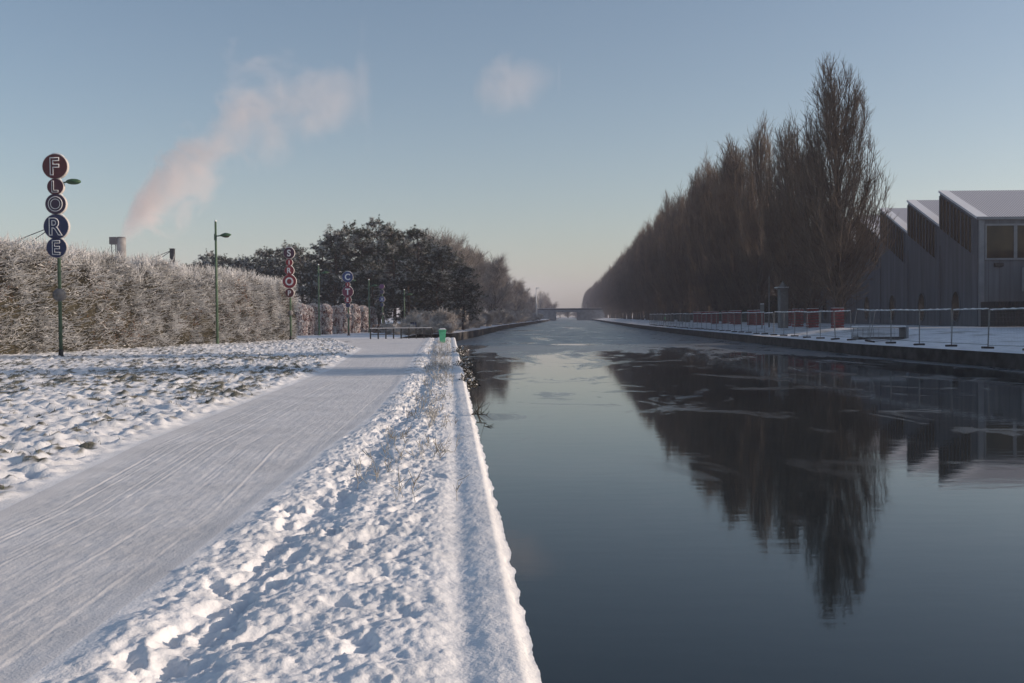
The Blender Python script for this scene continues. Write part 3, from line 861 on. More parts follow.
# person in a green vest
def person(loc, rz):
    t = empty('person', loc, rz, 'person in dark clothes and a bright green vest walking the snowy bank', 'person')
    J = {'pelvis': (0, 0, 0.93), 'belly': (0, 0, 1.08), 'chest': (0, 0.01, 1.32), 'neck': (0, 0.0, 1.50), 'head': (0, 0.02, 1.62), 'crown': (0, 0.01, 1.72),
         'hl': (-0.10, 0, 0.90), 'kl': (-0.11, 0.14, 0.50), 'al': (-0.11, 0.12, 0.09), 'tl': (-0.11, 0.26, 0.05),
         'hr': (0.10, 0, 0.90), 'kr': (0.11, -0.02, 0.49), 'ar': (0.11, -0.28, 0.13), 'tr': (0.11, -0.16, 0.04),
         'sl': (-0.20, 0, 1.42), 'el': (-0.26, -0.10, 1.15), 'wl': (-0.25, 0.05, 0.92), 'fl': (-0.25, 0.08, 0.82),
         'sr': (0.20, 0, 1.42), 'er': (0.26, 0.04, 1.15), 'wr': (0.25, 0.18, 0.97), 'fr': (0.25, 0.22, 0.88)}
    rad = {'pelvis': .15, 'belly': .14, 'chest': .16, 'neck': .065, 'head': .095, 'crown': .075, 'hl': .10, 'kl': .065, 'al': .05, 'tl': .04, 'hr': .10, 'kr': .065, 'ar': .05, 'tr': .04,
           'sl': .075, 'el': .055, 'wl': .04, 'fl': .03, 'sr': .075, 'er': .055, 'wr': .04, 'fr': .03}
    E = [('pelvis', 'belly'), ('belly', 'chest'), ('chest', 'neck'), ('neck', 'head'), ('head', 'crown'), ('pelvis', 'hl'), ('hl', 'kl'), ('kl', 'al'), ('al', 'tl'), ('pelvis', 'hr'), ('hr', 'kr'), ('kr', 'ar'), ('ar', 'tr'),
         ('chest', 'sl'), ('sl', 'el'), ('el', 'wl'), ('wl', 'fl'), ('chest', 'sr'), ('sr', 'er'), ('er', 'wr'), ('wr', 'fr')]
    ks = list(J)
    me = bpy.data.meshes.new('body'); me.from_pydata([J[k_] for k_ in ks], [(ks.index(a), ks.index(c)) for a, c in E], [])
    me.materials.append(mat('dark clothing', (0.025, 0.025, 0.03), 0.85))
    o = link('body', me, t)
    md = o.modifiers.new('skin', 'SKIN')
    if not me.skin_vertices: 
        bpy.context.view_layer.objects.active = o
    sv = me.skin_vertices[0].data if me.skin_vertices else None
    if sv:
        for i_, k_ in enumerate(ks): sv[i_].radius = (rad[k_], rad[k_])
        sv[0].use_root = True
    o.modifiers.new('subsurf', 'SUBSURF').levels = 2
    o.modifiers['subsurf'].render_levels = 2
    v = MB().lathe([(0.175, 0.98), (0.19, 1.06), (0.185, 1.2), (0.20, 1.36), (0.16, 1.47), (0.09, 1.52)], 14, squash=(1.12, 0.92))
    v.build('vest', mat('bright green vest', (0.10, 0.62, 0.16), 0.7), t, True)
    MB().sphere((0, 0.03, 1.70), (0.105, 0.115, 0.09), 12).build('woollen_hat', M_DARK, t, True)
    MB().sphere((0, 0.065, 1.61), (0.075, 0.065, 0.09), 12).build('face', mat('skin', (0.5, 0.32, 0.24), 0.6), t, True)
    return t
q = ground_at(662, 324.3, ZR)
person((q[0] + 0.6, q[1], ZR + 0.02), R(40))

# ------------------------------------------------------------------ letter-disc signs
def disc_mat(c): return mat('enamel', c, 0.35, var=0.12, scale=6, spec=0.5)
M_RIM = mat('pale rim', (0.55, 0.52, 0.50), 0.5)
M_LET = mat('white letter', (0.72, 0.72, 0.74), 0.5)
def letter_mesh(ch, h, depth=0.012, solid=False):
    cu = bpy.data.curves.new('letter', 'FONT'); cu.body = ch; cu.size = h / 0.70; cu.align_x = 'CENTER'
    cu.fill_mode = 'NONE'; cu.bevel_depth = depth; cu.bevel_resolution = 1; cu.offset = 0.018 * h
    if solid: cu.fill_mode = 'BOTH'; cu.bevel_depth = 0.0; cu.extrude = 0.02; cu.offset = 0.03 * h
    ob = bpy.data.objects.new('letter', cu); col.objects.link(ob)
    dg = bpy.context.evaluated_depsgraph_get(); me = bpy.data.meshes.new_from_object(ob.evaluated_get(dg))
    bpy.data.objects.remove(ob)
    me.materials.clear(); me.materials.append(M_LET)
    co = np.empty(len(me.vertices) * 3, np.float32); me.vertices.foreach_get('co', co); co = co.reshape(-1, 3)
    mid = (co.max(0) + co.min(0)) / 2
    co -= mid
    co = np.stack([co[:, 0] * 0.92, -co[:, 2], co[:, 1]], -1)   # stand it up, facing -y
    me.vertices.foreach_set('co', co.ravel()); me.update()
    return me

def disc_sign(px_base, base_y, D, discs, ball, lamp, label, top_extra=0.0, face=0.0):
    """discs: (px, py, radius_px, letter, colour) read off the photo; everything stands on one pole at distance D"""
    base = at(px_base, base_y, D)
    zb = ZL + 0.03
    t = empty('disc_sign', (base[0], D, zb), face, label, 'sign')
    k = D / FPX
    dz = lambda py, px: at(px, py, D)[2] - zb
    zt = dz(discs[0][1], discs[0][0])
    MB().tube([(0, 0.05, 0), (0, 0.05, zt * 0.55), (0, 0.05, zt)], [0.085, 0.075, 0.06], 10).build('pole', M_GREEN, t, True)
    MB().lathe([(0.16, 0), (0.16, 0.05), (0.11, 0.10), (0.10, 0.35)], 12, (0, 0.05, 0)).build('pole_base', M_DARK, t)
    for (px, py, rp, ch, c) in discs:
        r = rp * k; z = dz(py, px)
        b = MB()
        n = 32
        b.prism([(r * math.cos(2 * math.pi * j / n), -0.19, z + r * math.sin(2 * math.pi * j / n)) for j in range(n)], (0, 0.18, 0))
        d = b.build('disc', M_RIM, t)
        b = MB(); rf = r * 0.955
        b.prism([(rf * math.cos(2 * math.pi * j / n), -0.205, z + rf * math.sin(2 * math.pi * j / n)) for j in range(n)], (0, 0.013, 0))
        b.build('face', disc_mat(c), d)
        if rp > 4:
            MB().tube([((r + 0.012) * math.cos(a_), -0.10, z + (r + 0.012) * math.sin(a_)) for a_ in np.linspace(R(48), R(118), 9)], [0.01, 0.03, 0.04, 0.035, 0.042, 0.036, 0.034, 0.025, 0.01], 6).build('snow', M_CAP, d, True)
        if ch:
            lm = letter_mesh(ch, r * (1.32 if D < 60 else 1.1), max(0.012, 0.040 * r), D > 60)
            link('letter', lm, d, (0, -0.225, z))
    for (px, py, rp) in ball:
        r = rp * k
        s_ = MB().sphere((0, 0.0, dz(py, px)), r, 20).build('ball', mat('grey ball', (0.16, 0.155, 0.155), 0.6, var=0.2), t, True)
    if lamp:
        px, py, lw = lamp
        z = dz(py, px); lx = at(px, py, D)[0] - base[0]
        arm = MB().tube([(0, 0.05, z - 0.10), (lx * 0.4, 0.05, z - 0.03), (lx * 0.8, 0.05, z)], 0.035, 8).build('lamp_arm', M_LAMPGREEN, t, True)
        hl = lw * k; b = MB().sphere((lx + hl * 0.65, 0.05, z + 0.02), (hl, 0.19, 0.38 * hl), 14); b.build('lamp_head', M_LAMPGREEN, t, True)
    return t
MAR, NAV, RED, PUR = (0.10, 0.014, 0.022), (0.012, 0.02, 0.085), (0.24, 0.015, 0.03), (0.06, 0.012, 0.04)
disc_sign(60.6, 358, 45.0, [(56.3, 167, 12.6, 'F', MAR), (57, 187.2, 8.2, 'L', (0.075, 0.012, 0.03)), (57, 204.5, 10.4, 'O', (0.035, 0.014, 0.05)), (57.6, 227, 12.6, 'R', NAV), (57.8, 248, 10.2, 'E', NAV)],
          [(58.3, 295, 6.4)], (68, 182, 7.6), 'tall green pole with five discs spelling FLORE and a grey ball')
disc_sign(290.8, 340.4, 75.0, [(291, 253.2, 5.7, 'S', PUR), (291, 262.6, 3.6, 'I', RED), (291, 270.6, 4.8, 'R', RED), (291, 281.5, 6.9, 'O', RED), (291, 293, 4.5, 'P', MAR)],
          [(290.8, 313, 2.8)], None, 'green pole with five red and purple discs spelling SIROP at the hedge end')
disc_sign(348.6, 334.5, 94.0, [(348.3, 277, 5.5, 'C', (0.02, 0.045, 0.17)), (348.2, 284.6, 2.4, 'I', RED), (348.3, 291.8, 5.6, 'T', (0.16, 0.012, 0.05)), (348.8, 299.8, 3.5, 'E', RED), (348.7, 305.2, 2.4, None, NAV)],
          [(348.8, 316, 2.4)], (351.5, 280.8, 2.6), 'pole with blue and crimson letter discs, a T biggest, before the pink hedge columns')
disc_sign(382.6, 330.0, 112.0, [(382.8, 286.5, 2.5, None, (0.17, 0.05, 0.16)), (382.7, 292.0, 2.1, None, (0.06, 0.05, 0.12)), (382.5, 299.3, 3.0, 'X', (0.05, 0.06, 0.22)), (382.5, 304.8, 1.9, None, (0.06, 0.07, 0.14))],
          [(382.6, 314, 1.6)], None, 'farthest pole with small violet and blue discs in front of dark pines')

# ------------------------------------------------------------------ street lamps
def lamp_post(px, base_y, D, top_y, label):
    b0 = at(px, base_y, D)
    zb = ZL + 0.02
    Hh = at(px, top_y, D)[2] - zb
    t = empty('street_lamp', (b0[0], D, zb), 0, label, 'street lamp', 'green park lamps beyond the snowy field')
    MB().tube([(0, 0, 0), (0, 0, Hh * 0.5), (0, 0, Hh)], [0.09, 0.08, 0.065], 10).build('pole', M_GREEN, t, True)
    MB().lathe([(0.08, Hh), (0.075, Hh + 0.05), (0.03, Hh + 0.10)], 10).build('snow', M_CAP, t)
    MB().lathe([(0.15, 0), (0.15, 0.06), (0.10, 0.12), (0.10, 0.5)], 10).build('pole_base', M_GREEN, t)
    za = Hh * 0.885
    ar = MB().tube([(0, 0, za - 0.03), (0.25, 0, za), (0.45, 0, za)], 0.04, 8); ar.tube([(-0.09, 0, za - 0.28), (-0.09, 0, za + 0.12)], 0.02, 6); ar.build('lamp_arm', M_LAMPGREEN, t)
    hd = MB()
    n = 14
    prof_ = [(0.30, 0.05, 0.05), (0.45, 0.13, 0.11), (0.62, 0.19, 0.15), (0.78, 0.17, 0.12), (0.92, 0.09, 0.07), (1.0, 0.02, 0.02)]
    rings = []
    for (x, ry, rz) in prof_:
        rings.append([hd.bm.verts.new((x, ry * math.cos(2 * math.pi * j / n), za + 0.02 + 0.06 * (x - 0.3) + rz * math.sin(2 * math.pi * j / n))) for j in range(n)])
    for i_ in range(len(rings) - 1):
        for j in range(n): hd.bm.faces.new((rings[i_][j], rings[i_][(j + 1) % n], rings[i_ + 1][(j + 1) % n], rings[i_ + 1][j]))
    hd.bm.faces.new(rings[0]); hd.bm.faces.new(rings[-1])
    h_ = hd.build('lamp_head', M_LAMPGREEN, t, True)
    MB().sphere((0.66, 0, za - 0.05), (0.22, 0.13, 0.08), 12).build('lens', M_GLASS, h_, True)
    return t
lamp_post(217.5, 345.5, 64.0, 221.5, 'nearest green lamp post, standing in front of the tall frosted hedge')
lamp_post(319.3, 334, 97.0, 265, 'slim green lamp post beside the first pink hedge column')
lamp_post(369.5, 333, 112.0, 280, 'slim green lamp post at the far end of the pink hedge columns')
lamp_post(404.6, 331, 118.0, 290, 'smallest green lamp post, behind the dark railing and before the pines')

# ------------------------------------------------------------------ chimney, masts, smoke
c0 = at(118, 237, 300.0)
ch = empty('chimney', (c0[0], 300, ZL), 0, 'short pale industrial chimney with a dark flat top, smoking beyond the hedge', 'chimney')
ht = c0[2] - ZL
MB().lathe([(1.7, 0), (1.5, ht * 0.6), (1.32, ht - 3.0), (1.36, ht - 2.9), (1.36, ht - 0.3)], 20, (0.95, 0, 0)).build('stack', mat('chimney concrete', (0.26, 0.25, 0.24), 0.85, var=0.3, scale=0.5), ch, True)
MB().lathe([(1.2, ht - 0.9), (1.2, ht - 0.05), (1.0, ht)], 20, (0.95, 0, 0)).build('flue', M_DARK, ch)
b = MB().box((-0.95, -0.9, ht - 1.2), (2.1, 1.8, 2.2), bev=0.08); b.tube([(-1.6, -0.9, ht - 2.2), (-1.6, -0.9, 0)], 0.12, 6); b.tube([(-0.4, -0.9, ht - 2.2), (-0.4, -0.9, 0)], 0.12, 6); b.build('duct_head', M_DARK, ch)
def mast(px, py, D, wpx, label):
    p = at(px, py, D); k = D / FPX
    t = empty('dark_mast', (p[0], D, ZL), 0, label, 'mast', 'dark masts behind the hedge')
    hh = p[2] - ZL; ww = wpx * k
    MB().box((0, 0, hh / 2), (ww, ww, hh), bev=0.03).build('post', M_DARK, t)
    MB().box((0, 0, hh + 0.08), (ww * 1.15, ww * 1.15, 0.12), bev=0.03).build('cap', M_DARK, t)
    MB().tube([(0, 0, hh - 0.1), (-4.2, 0, hh - 1.7)], 0.05, 5).build('stay', M_DARK, t)
    MB().tube([(0, 0, hh - 0.1), (-3.6, 0.5, hh - 2.3)], 0.05, 5).build('stay', M_DARK, t)
mast(172.3, 249.5, 150, 4.2, 'square dark mast with two stays showing above the hedge')
mast(55, 224.5, 110, 4.0, 'dark mast hidden behind the FLORE discs, only its stays showing')

def volume_mat(name, color, dens, noise_scale, spine, D, amount=2.0, bias=0.0):
    """billows around a drifting centre line: density falls off with the distance from it, broken up by noise"""
    m = bpy.data.materials.new(name); m.use_nodes = True
    t = m.node_tree; t.nodes.remove(t.nodes['Principled BSDF']); L = t.links
    out = t.nodes['Material Output']
    pv = t.nodes.new('ShaderNodeVolumePrincipled'); pv.inputs['Color'].default_value = (*color, 1); pv.inputs['Anisotropy'].default_value = 0.0
    def mth(op, a, b_=None):
        n_ = t.nodes.new('ShaderNodeMath'); n_.operation = op
        for i_, v in enumerate((a, b_)):
            if v is None: continue
            if isinstance(v, (int, float)): n_.inputs[i_].default_value = v
            else: L.new(v, n_.inputs[i_])
        return n_.outputs[0]
    P = np.array([at(px, py, D) for px, py, r_, f_ in spine]); k = D / FPX
    x0, x1 = P[0, 0], P[-1, 0]; zmin, zmax = P[:, 2].min(), P[:, 2].max() + 1e-3; rmax = max(q[2] for q in spine) * k
    tc = t.nodes.new('ShaderNodeTexCoord'); sx = t.nodes.new('ShaderNodeSeparateXYZ'); L.new(tc.outputs['Object'], sx.inputs[0])
    u = mth('DIVIDE', mth('SUBTRACT', sx.outputs['X'], float(x0)), float(x1 - x0))
    rp = t.nodes.new('ShaderNodeValToRGB'); L.new(u, rp.inputs['Fac'])
    el = rp.color_ramp.elements
    while len(el) > 1: el.remove(el[-1])
    for i_, (p, q) in enumerate(zip(P, spine)):
        e = el[0] if i_ == 0 else el.new(0.5)
        e.position = float((p[0] - x0) / (x1 - x0)); e.color = (float((p[2] - zmin) / (zmax - zmin)), float(q[2] * k * 1.0 / rmax), float(q[3]), 1)
    sc_ = t.nodes.new('ShaderNodeSeparateColor'); L.new(rp.outputs['Color'], sc_.inputs[0])
    zc = mth('ADD', mth('MULTIPLY', sc_.outputs[0], float(zmax - zmin)), float(zmin))
    dz_ = mth('MULTIPLY', mth('SUBTRACT', sx.outputs['Z'], zc), 0.8)
    dy_ = mth('SUBTRACT', sx.outputs['Y'], float(D))
    dist = mth('SQRT', mth('ADD', mth('MULTIPLY', dz_, dz_), mth('MULTIPLY', dy_, dy_)))
    fall = mth('SUBTRACT', 1.0, mth('DIVIDE', dist, mth('MULTIPLY', sc_.outputs[1], float(rmax * 1.2))))
    n = t.nodes.new('ShaderNodeTexNoise'); n.inputs['Scale'].default_value = noise_scale; n.inputs['Detail'].default_value = 5; n.inputs['Roughness'].default_value = 0.6; n.inputs['Distortion'].default_value = 0.5
    L.new(tc.outputs['Object'], n.inputs['Vector'])
    v = mth('ADD', mth('ADD', fall, bias), mth('MULTIPLY', mth('MULTIPLY', mth('SUBTRACT', n.outputs['Fac'], 0.5), amount), mth('MINIMUM', mth('MULTIPLY', sc_.outputs[1], 1.25), 1.0)))
    ends = mth('MINIMUM', mth('MULTIPLY', u, 60.0), mth('MULTIPLY', mth('SUBTRACT', 1.04, u), 9.0))
    cl = t.nodes.new('ShaderNodeClamp'); L.new(v, cl.inputs[0]); c2 = t.nodes.new('ShaderNodeClamp'); L.new(ends, c2.inputs[0])
    d_ = mth('MULTIPLY', mth('MULTIPLY', cl.outputs[0], c2.outputs[0]), mth('MULTIPLY', sc_.outputs[2], dens))
    L.new(d_, pv.inputs['Density'])
    L.new(pv.outputs['Volume'], out.inputs['Volume'])
    return m
def plume(name, spine, D, matr, seed):
    """spine: (px, py, radius_px); billows joined into one closed hull"""
    rg = np.random.default_rng(seed)
    mbd = bpy.data.metaballs.new(name); mbd.resolution = 2.2; mbd.threshold = 0.1
    ob = bpy.data.objects.new(name, mbd); col.objects.link(ob)
    k = D / FPX
    s_ = np.linspace(0, len(spine) - 1, len(spine) * 3)
    sp_ = np.array(spine, float)
    for a in s_:
        px, py, r = [np.interp(a, np.arange(len(sp_)), sp_[:, i_]) for i_ in range(3)]
        c = at(px, py, D)
        e = mbd.elements.new(); e.co = c; e.radius = max(r * k, 0.8) * 2.6
    dg = bpy.context.evaluated_depsgraph_get()
    me = bpy.data.meshes.new_from_object(ob.evaluated_get(dg))
    bpy.data.objects.remove(ob); bpy.data.metaballs.remove(mbd)
    me.materials.clear(); me.materials.append(matr)
    print(name, len(me.vertices))
    return link(name, me)
SPINE = [(120, 240, 6, 1.0), (128, 229, 11, 1.0), (140, 213, 17, 0.9), (158, 198, 24, 0.7), (182, 184, 29, 0.5), (204, 168, 27, 0.28), (216, 142, 26, 0.2), (236, 114, 34, 0.17), (268, 100, 27, 0.13), (296, 92, 24, 0.11), (322, 74, 36, 0.13), (342, 84, 38, 0.13), (362, 96, 22, 0.08)]
o = plume('smoke_plume', [(a, b_, r_) for a, b_, r_, f_ in SPINE], 300, volume_mat('steam', (1.0, 0.91, 0.87), 0.36, 0.09, SPINE, 300, 3.9, -0.04), 3)
tag(o, 'pinkish smoke plume drifting up from the chimney across the sky', 'smoke')
SPINE = [(472, 93, 10, 0.4), (484, 89, 22, 0.8), (508, 86, 26, 1.0), (532, 83, 24, 1.0), (548, 79, 15, 0.7), (558, 77, 6, 0.3)]
o = plume('small_cloud', [(a, b_, r_) for a, b_, r_, f_ in SPINE], 420, volume_mat('thin cloud', (1.0, 0.91, 0.88), 0.028, 0.055, SPINE, 420, 3.2, -0.08), 9)
tag(o, 'small faint pinkish cloud alone high above the canal', 'cloud')

# ------------------------------------------------------------------ tall frosted hedge
def strips(p, d, L, wdt, rg):
    """flat leaf-like slivers: p (N,3) start, d dir, L length, wdt width -> triangles"""
    rnd = unit(rg.normal(size=d.shape)); side = unit(np.cross(d, rnd))
    a = p - side * wdt[:, None] * 0.5; b_ = p + side * wdt[:, None] * 0.5; c = p + d * L[:, None]
    V = np.stack([a, b_, c], 1).reshape(-1, 3)
    return V, np.arange(len(V)).reshape(-1, 3)

def tall_hedge():
    rg = np.random.default_rng(5)
    A = np.array([-30.5, 24.0]); B = np.array([-17.6, 78.0])
    ax = B - A; Ln = float(np.linalg.norm(ax)); ax /= Ln; nr = np.array([ax[1], -ax[0]])   # nr points to the field/canal
    top = lambda t: 6.5 - 1.9 * np.clip(t, 0, 1) ** 1.2 + (fbm(t * 14 + 3, t * 0 + 1.0, 4, 0.7) - 0.5) * 1.9
    W = 1.3
    t_ = empty('tall_hedge', (0, 0, 0), 0, 'tall uneven hedge white with frost behind the FLORE and SIROP signs', 'hedge')
    # dark core put inside to block light between the twigs
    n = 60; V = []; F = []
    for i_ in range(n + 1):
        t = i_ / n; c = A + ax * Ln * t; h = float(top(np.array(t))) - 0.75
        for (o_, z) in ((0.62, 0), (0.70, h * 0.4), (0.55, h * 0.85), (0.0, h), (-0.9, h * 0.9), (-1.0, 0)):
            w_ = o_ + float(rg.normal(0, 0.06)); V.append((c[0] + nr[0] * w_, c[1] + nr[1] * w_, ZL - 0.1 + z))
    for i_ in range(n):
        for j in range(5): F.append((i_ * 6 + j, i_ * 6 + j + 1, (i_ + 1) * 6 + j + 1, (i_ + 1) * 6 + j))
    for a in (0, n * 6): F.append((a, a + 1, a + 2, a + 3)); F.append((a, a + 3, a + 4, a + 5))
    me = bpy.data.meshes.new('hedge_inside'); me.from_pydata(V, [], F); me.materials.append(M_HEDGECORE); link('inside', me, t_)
    # twigs: starts in a shell near the face and the top
    N = 62000
    t = rg.random(N); tt = top(t); topf = rg.random(N) < 0.30
    hz = np.where(topf, tt - 0.3 - rg.random(N) * 0.7, rg.random(N) ** 0.9 * (tt - 0.3))
    lump = (fbm(t * 38, hz * 0.8, 4, 0.6) - 0.5) * 1.5
    o_ = np.where(topf, rg.uniform(-0.9, 0.9, N), W * 0.62 + lump * 0.8 - rg.random(N) * 0.45)
    o_ -= 0.25 * sstep(0.7, 1.0, hz / tt)
    p = np.stack([A[0] + ax[0] * Ln * t + nr[0] * o_, A[1] + ax[1] * Ln * t + nr[1] * o_, ZL + hz], -1)
    out = np.array([nr[0], nr[1], 0.0])
    d = rg.normal(size=(N, 3)) * 0.55; d[:, 2] = d[:, 2] * 0.35
    d += np.where(topf[:, None], np.array([0, 0, 1.0]), out * 0.75 + np.array([0, 0, 0.18]))
    d = unit(d)
    L = rg.uniform(0.22, 0.60, N) * np.where(topf, 1.25, 1.0)
    q = np.linspace(0, 1, 3)[None, :, None]
    P = p[:, None, :] + d[:, None, :] * L[:, None, None] * q + rg.normal(size=(N, 3, 3)) * 0.05 * q
    clump = fbm(t * 70, hz * 1.6, 3)
    fr = rg.random(N) < np.clip(0.66 + 2.2 * (clump - 0.45) + 0.45 * sstep(0.55, 1.0, hz / tt), 0.06, 0.95)
    for nm, sel, mt, r0 in (('frosted_twigs', fr, M_HEDGEFROST, 0.018), ('bare_twigs', ~fr, M_HEDGEDARK, 0.011)):
        V, F = tubes_np(P[sel], radii(int(sel.sum()), 3, r0, r0 * 0.5, rg), 3)
        link(nm, mesh_np(nm, V, F, mt), t_)
    # withered leaves
    N = 26000
    t = rg.random(N); tt = top(t); hz = rg.random(N) * (tt - 0.4); lump = (fbm(t * 38, hz * 0.8, 4, 0.6) - 0.5) * 1.5
    o_ = W * 0.62 + lump * 0.8 + rg.uniform(-0.35, 0.35, N) - 0.2 * sstep(0.7, 1, hz / tt)
    p = np.stack([A[0] + ax[0] * Ln * t + nr[0] * o_, A[1] + ax[1] * Ln * t + nr[1] * o_, ZL + hz], -1)
    d = unit(rg.normal(size=(N, 3)))
    V, F = strips(p, d, rg.uniform(0.05, 0.11, N), rg.uniform(0.04, 0.07, N), rg)
    rust = fbm(t * 25 + 4, hz * 0.6, 2) + rg.normal(0, 0.08, N) > 0.70
    link('leaves', mesh_np('hedge_leaves', V, F, [M_HEDGEDARK, M_HEDGERUST], rust.astype(int)), t_)
    return t_
tall_hedge()
EVERGREEN()

# ------------------------------------------------------------------ clipped beech columns
def beech_mesh(seed, W=1.15, Hh=2.7):
    rg = np.random.default_rng(seed)
    N = 7500
    th = rg.uniform(0, 2 * math.pi, N); z = rg.random(N)
    prof_ = np.where(z > 0.82, np.sqrt(np.clip(1 - ((z - 0.82) / 0.18) ** 2, 0, 1)), 1.0) * (0.90 + 0.10 * np.sin(z * 3))
    lum = 0.82 + 0.36 * fbm(th * 2.2, z * 5, 3)
    r = W * 0.5 * prof_ * lum * rg.uniform(0.82, 1.06, N)
    p = np.stack([r * np.cos(th) * 1.1, r * np.sin(th) * 1.1, z * Hh * (0.97 + 0.05 * lum)], -1)
    d = unit(np.stack([np.cos(th), np.sin(th), rg.normal(0.3, 0.6, N)], -1) + rg.normal(size=(N, 3)) * 0.7)
    V, F = strips(p, d, rg.uniform(0.08, 0.16, N), rg.uniform(0.05, 0.10, N), rg)
    clump = fbm(th * 3, z * 8, 3)
    idx = (rg.random(N) < np.clip(0.60 + 1.8 * (clump - 0.42) + 0.25 * sstep(0.8, 1, z), 0.05, 0.95)).astype(int)
    fol = mesh_np('beech_foliage', V, F, [M_BEECH, M_BEECHFROST], idx)
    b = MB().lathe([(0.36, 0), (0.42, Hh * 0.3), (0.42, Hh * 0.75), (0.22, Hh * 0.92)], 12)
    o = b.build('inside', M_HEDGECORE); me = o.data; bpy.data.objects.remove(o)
    return fol, me
BE = [beech_mesh(21), beech_mesh(22), beech_mesh(23)]
pts = [(300, 99, 1.15), (307, 100.5, 1.1), (314, 102, 1.1), (325.5, 105, 1.15), (336, 108, 1.1), (344.5, 111, 1.1), (354, 114, 1.15), (363, 117.5, 1.15), (371, 121, 1.1)]
for i, (px, D, s_) in enumerate(pts):
    p = at(px, 334, D)
    lab = {0: 'frosted pink beech column nearest the SIROP sign', 8: 'last frosted beech column, beside the dark railing'}.get(i, 'clipped reddish beech column dusted with frost in the short row')
    c = empty('beech_column', (p[0], D, ZL), rng.uniform(0, 6), lab, 'hedge column', 'clipped beech columns past the tall hedge')
    c.scale = (s_ * 0.95, s_ * 0.95, rng.uniform(1.08, 1.18))
    link('foliage', BE[i % 3][0], c); link('inside', BE[i % 3][1], c)

# ------------------------------------------------------------------ pines
def pine_meshes(seed, H=13.0, RM=3.6, low=0.14):
    rg = np.random.default_rng(seed)
    z = np.linspace(0, 1, 12)
    tr = np.stack([np.cumsum(rg.normal(0, 0.10, 12)), np.cumsum(rg.normal(0, 0.10, 12)), z * H * 0.96], -1); tr[0, :2] = 0
    tv = tubes_np(tr[None], (0.20 * (1 - z) ** 0.8 + 0.02)[None], 7)
    nl = 62
    t0 = rg.uniform(low, 0.97, nl); az = rg.uniform(0, 2 * math.pi, nl)
    env = RM * np.where(t0 < 0.45, 0.80 + 0.20 * (t0 - low) / (0.45 - low), np.clip((1.03 - t0) / 0.58, 0.05, 1) ** 0.70) * rg.uniform(0.55, 1.08, nl)
    q = np.linspace(0, 1, 6)[None, :]
    rad = env[:, None] * q
    zz = (t0 * H)[:, None] + env[:, None] * (0.05 * q + 0.30 * q * q) * rg.uniform(0.2, 1.3, nl)[:, None] - 0.10 * env[:, None] * q
    bx = np.interp(t0 * H, tr[:, 2], tr[:, 0])[:, None]; by = np.interp(t0 * H, tr[:, 2], tr[:, 1])[:, None]
    LP = np.stack([bx + rad * np.cos(az)[:, None], by + rad * np.sin(az)[:, None], zz], -1) + rg.normal(size=(nl, 6, 3)) * 0.06
    lv = tubes_np(LP, radii(nl, 6, 0.055, 0.012, rg), 4)
    sub = sprout(LP, 8, 0.25, 1.0, 0.5, 1.4, 0.75, 0.25, 3, rg, 0.3)
    sv = tubes_np(sub, radii(len(sub), 3, 0.018, 0.008, rg), 3)
    tip = sub.reshape(-1, 3, 3)
    N = len(tip); nt_ = 5
    s = rg.uniform(0.2, 1.0, (N, nt_, 1))
    c = tip[:, None, 0] * (1 - s) + tip[:, None, 2] * s + rg.normal(0, 0.10, (N, nt_, 3))
    dirt = unit(tip[:, 2] - tip[:, 0])[:, None, :] + np.array([0, 0, 0.35])
    dirt = np.repeat(unit(dirt), nt_, 1).reshape(-1, 3); c = c.reshape(-1, 3)
    nn = 15
    p = np.repeat(c, nn, 0); dd = unit(np.repeat(dirt, nn, 0) * 0.7 + rg.normal(size=(len(p), 3)) * 0.75)
    V, F = strips(p, dd, rg.uniform(0.16, 0.36, len(p)), rg.uniform(0.035, 0.065, len(p)), rg)
    # frost gathers in patches on the outer, upper clumps
    rr = np.linalg.norm(c[:, :2], axis=1) / RM
    cl = fbm(c[:, 0] * 0.8 + c[:, 1] * 0.5 + seed, c[:, 2] * 0.8, 3)
    fr = (rg.random(len(c)) < np.clip(0.30 + 2.2 * (cl - 0.5) + 0.35 * (rr - 0.5), 0.03, 0.85)).astype(int)
    crown = mesh_np('pine_crown', V, F, [M_NEEDLE, M_FROSTNEEDLE], np.repeat(fr, nn))
    a, fa = tv; c2, fc = lv; d2, fd = sv
    Vt = np.concatenate([a, c2, d2]); Ft = np.concatenate([fa, fc + len(a), fd + len(a) + len(c2)])
    return mesh_np('pine_trunk', Vt, Ft, M_PINEBARK), crown
PI = [pine_meshes(31), pine_meshes(32, RM=4.0), pine_meshes(33, RM=3.2, low=0.10), pine_meshes(34, RM=3.8)]
def px_tree(name, px, top, D, meshes, Hm, wid, label, cat, group, zb=ZL):
    p = at(px, top, D); Hh = p[2] - zb
    return tree(name, (p[0], D, zb), wid, Hh / Hm, rng.uniform(0, 6.28), meshes, label, cat, group)
GPN = 'dark frosted pines behind the railing'
pines = [(322, 243, 118, 1.0), (336, 232, 114, 1.05), (350, 227, 122, 1.1), (364, 230, 112, 1.0), (378, 221, 118, 1.1), (392, 228, 108, 1.0), (403, 237, 116, 1.0), (418, 230, 112, 1.0), (430, 243, 118, 1.0), (443, 247, 110, 0.95), (455, 256, 122, 0.95), (463, 268, 114, 0.8), (409, 262, 104, 0.9), (437, 272, 106, 0.8), (372, 262, 104, 0.85), (345, 262, 128, 1.0), (310, 255, 130, 1.0)]
plab = {4: 'tallest dark pine in the clump behind the railing', 7: 'dark pine with a pointed top right of the tallest one', 11: 'small frosted pine at the canal end of the pine clump', 13: 'low pale frosted pine in front of the clump by the inlet'}
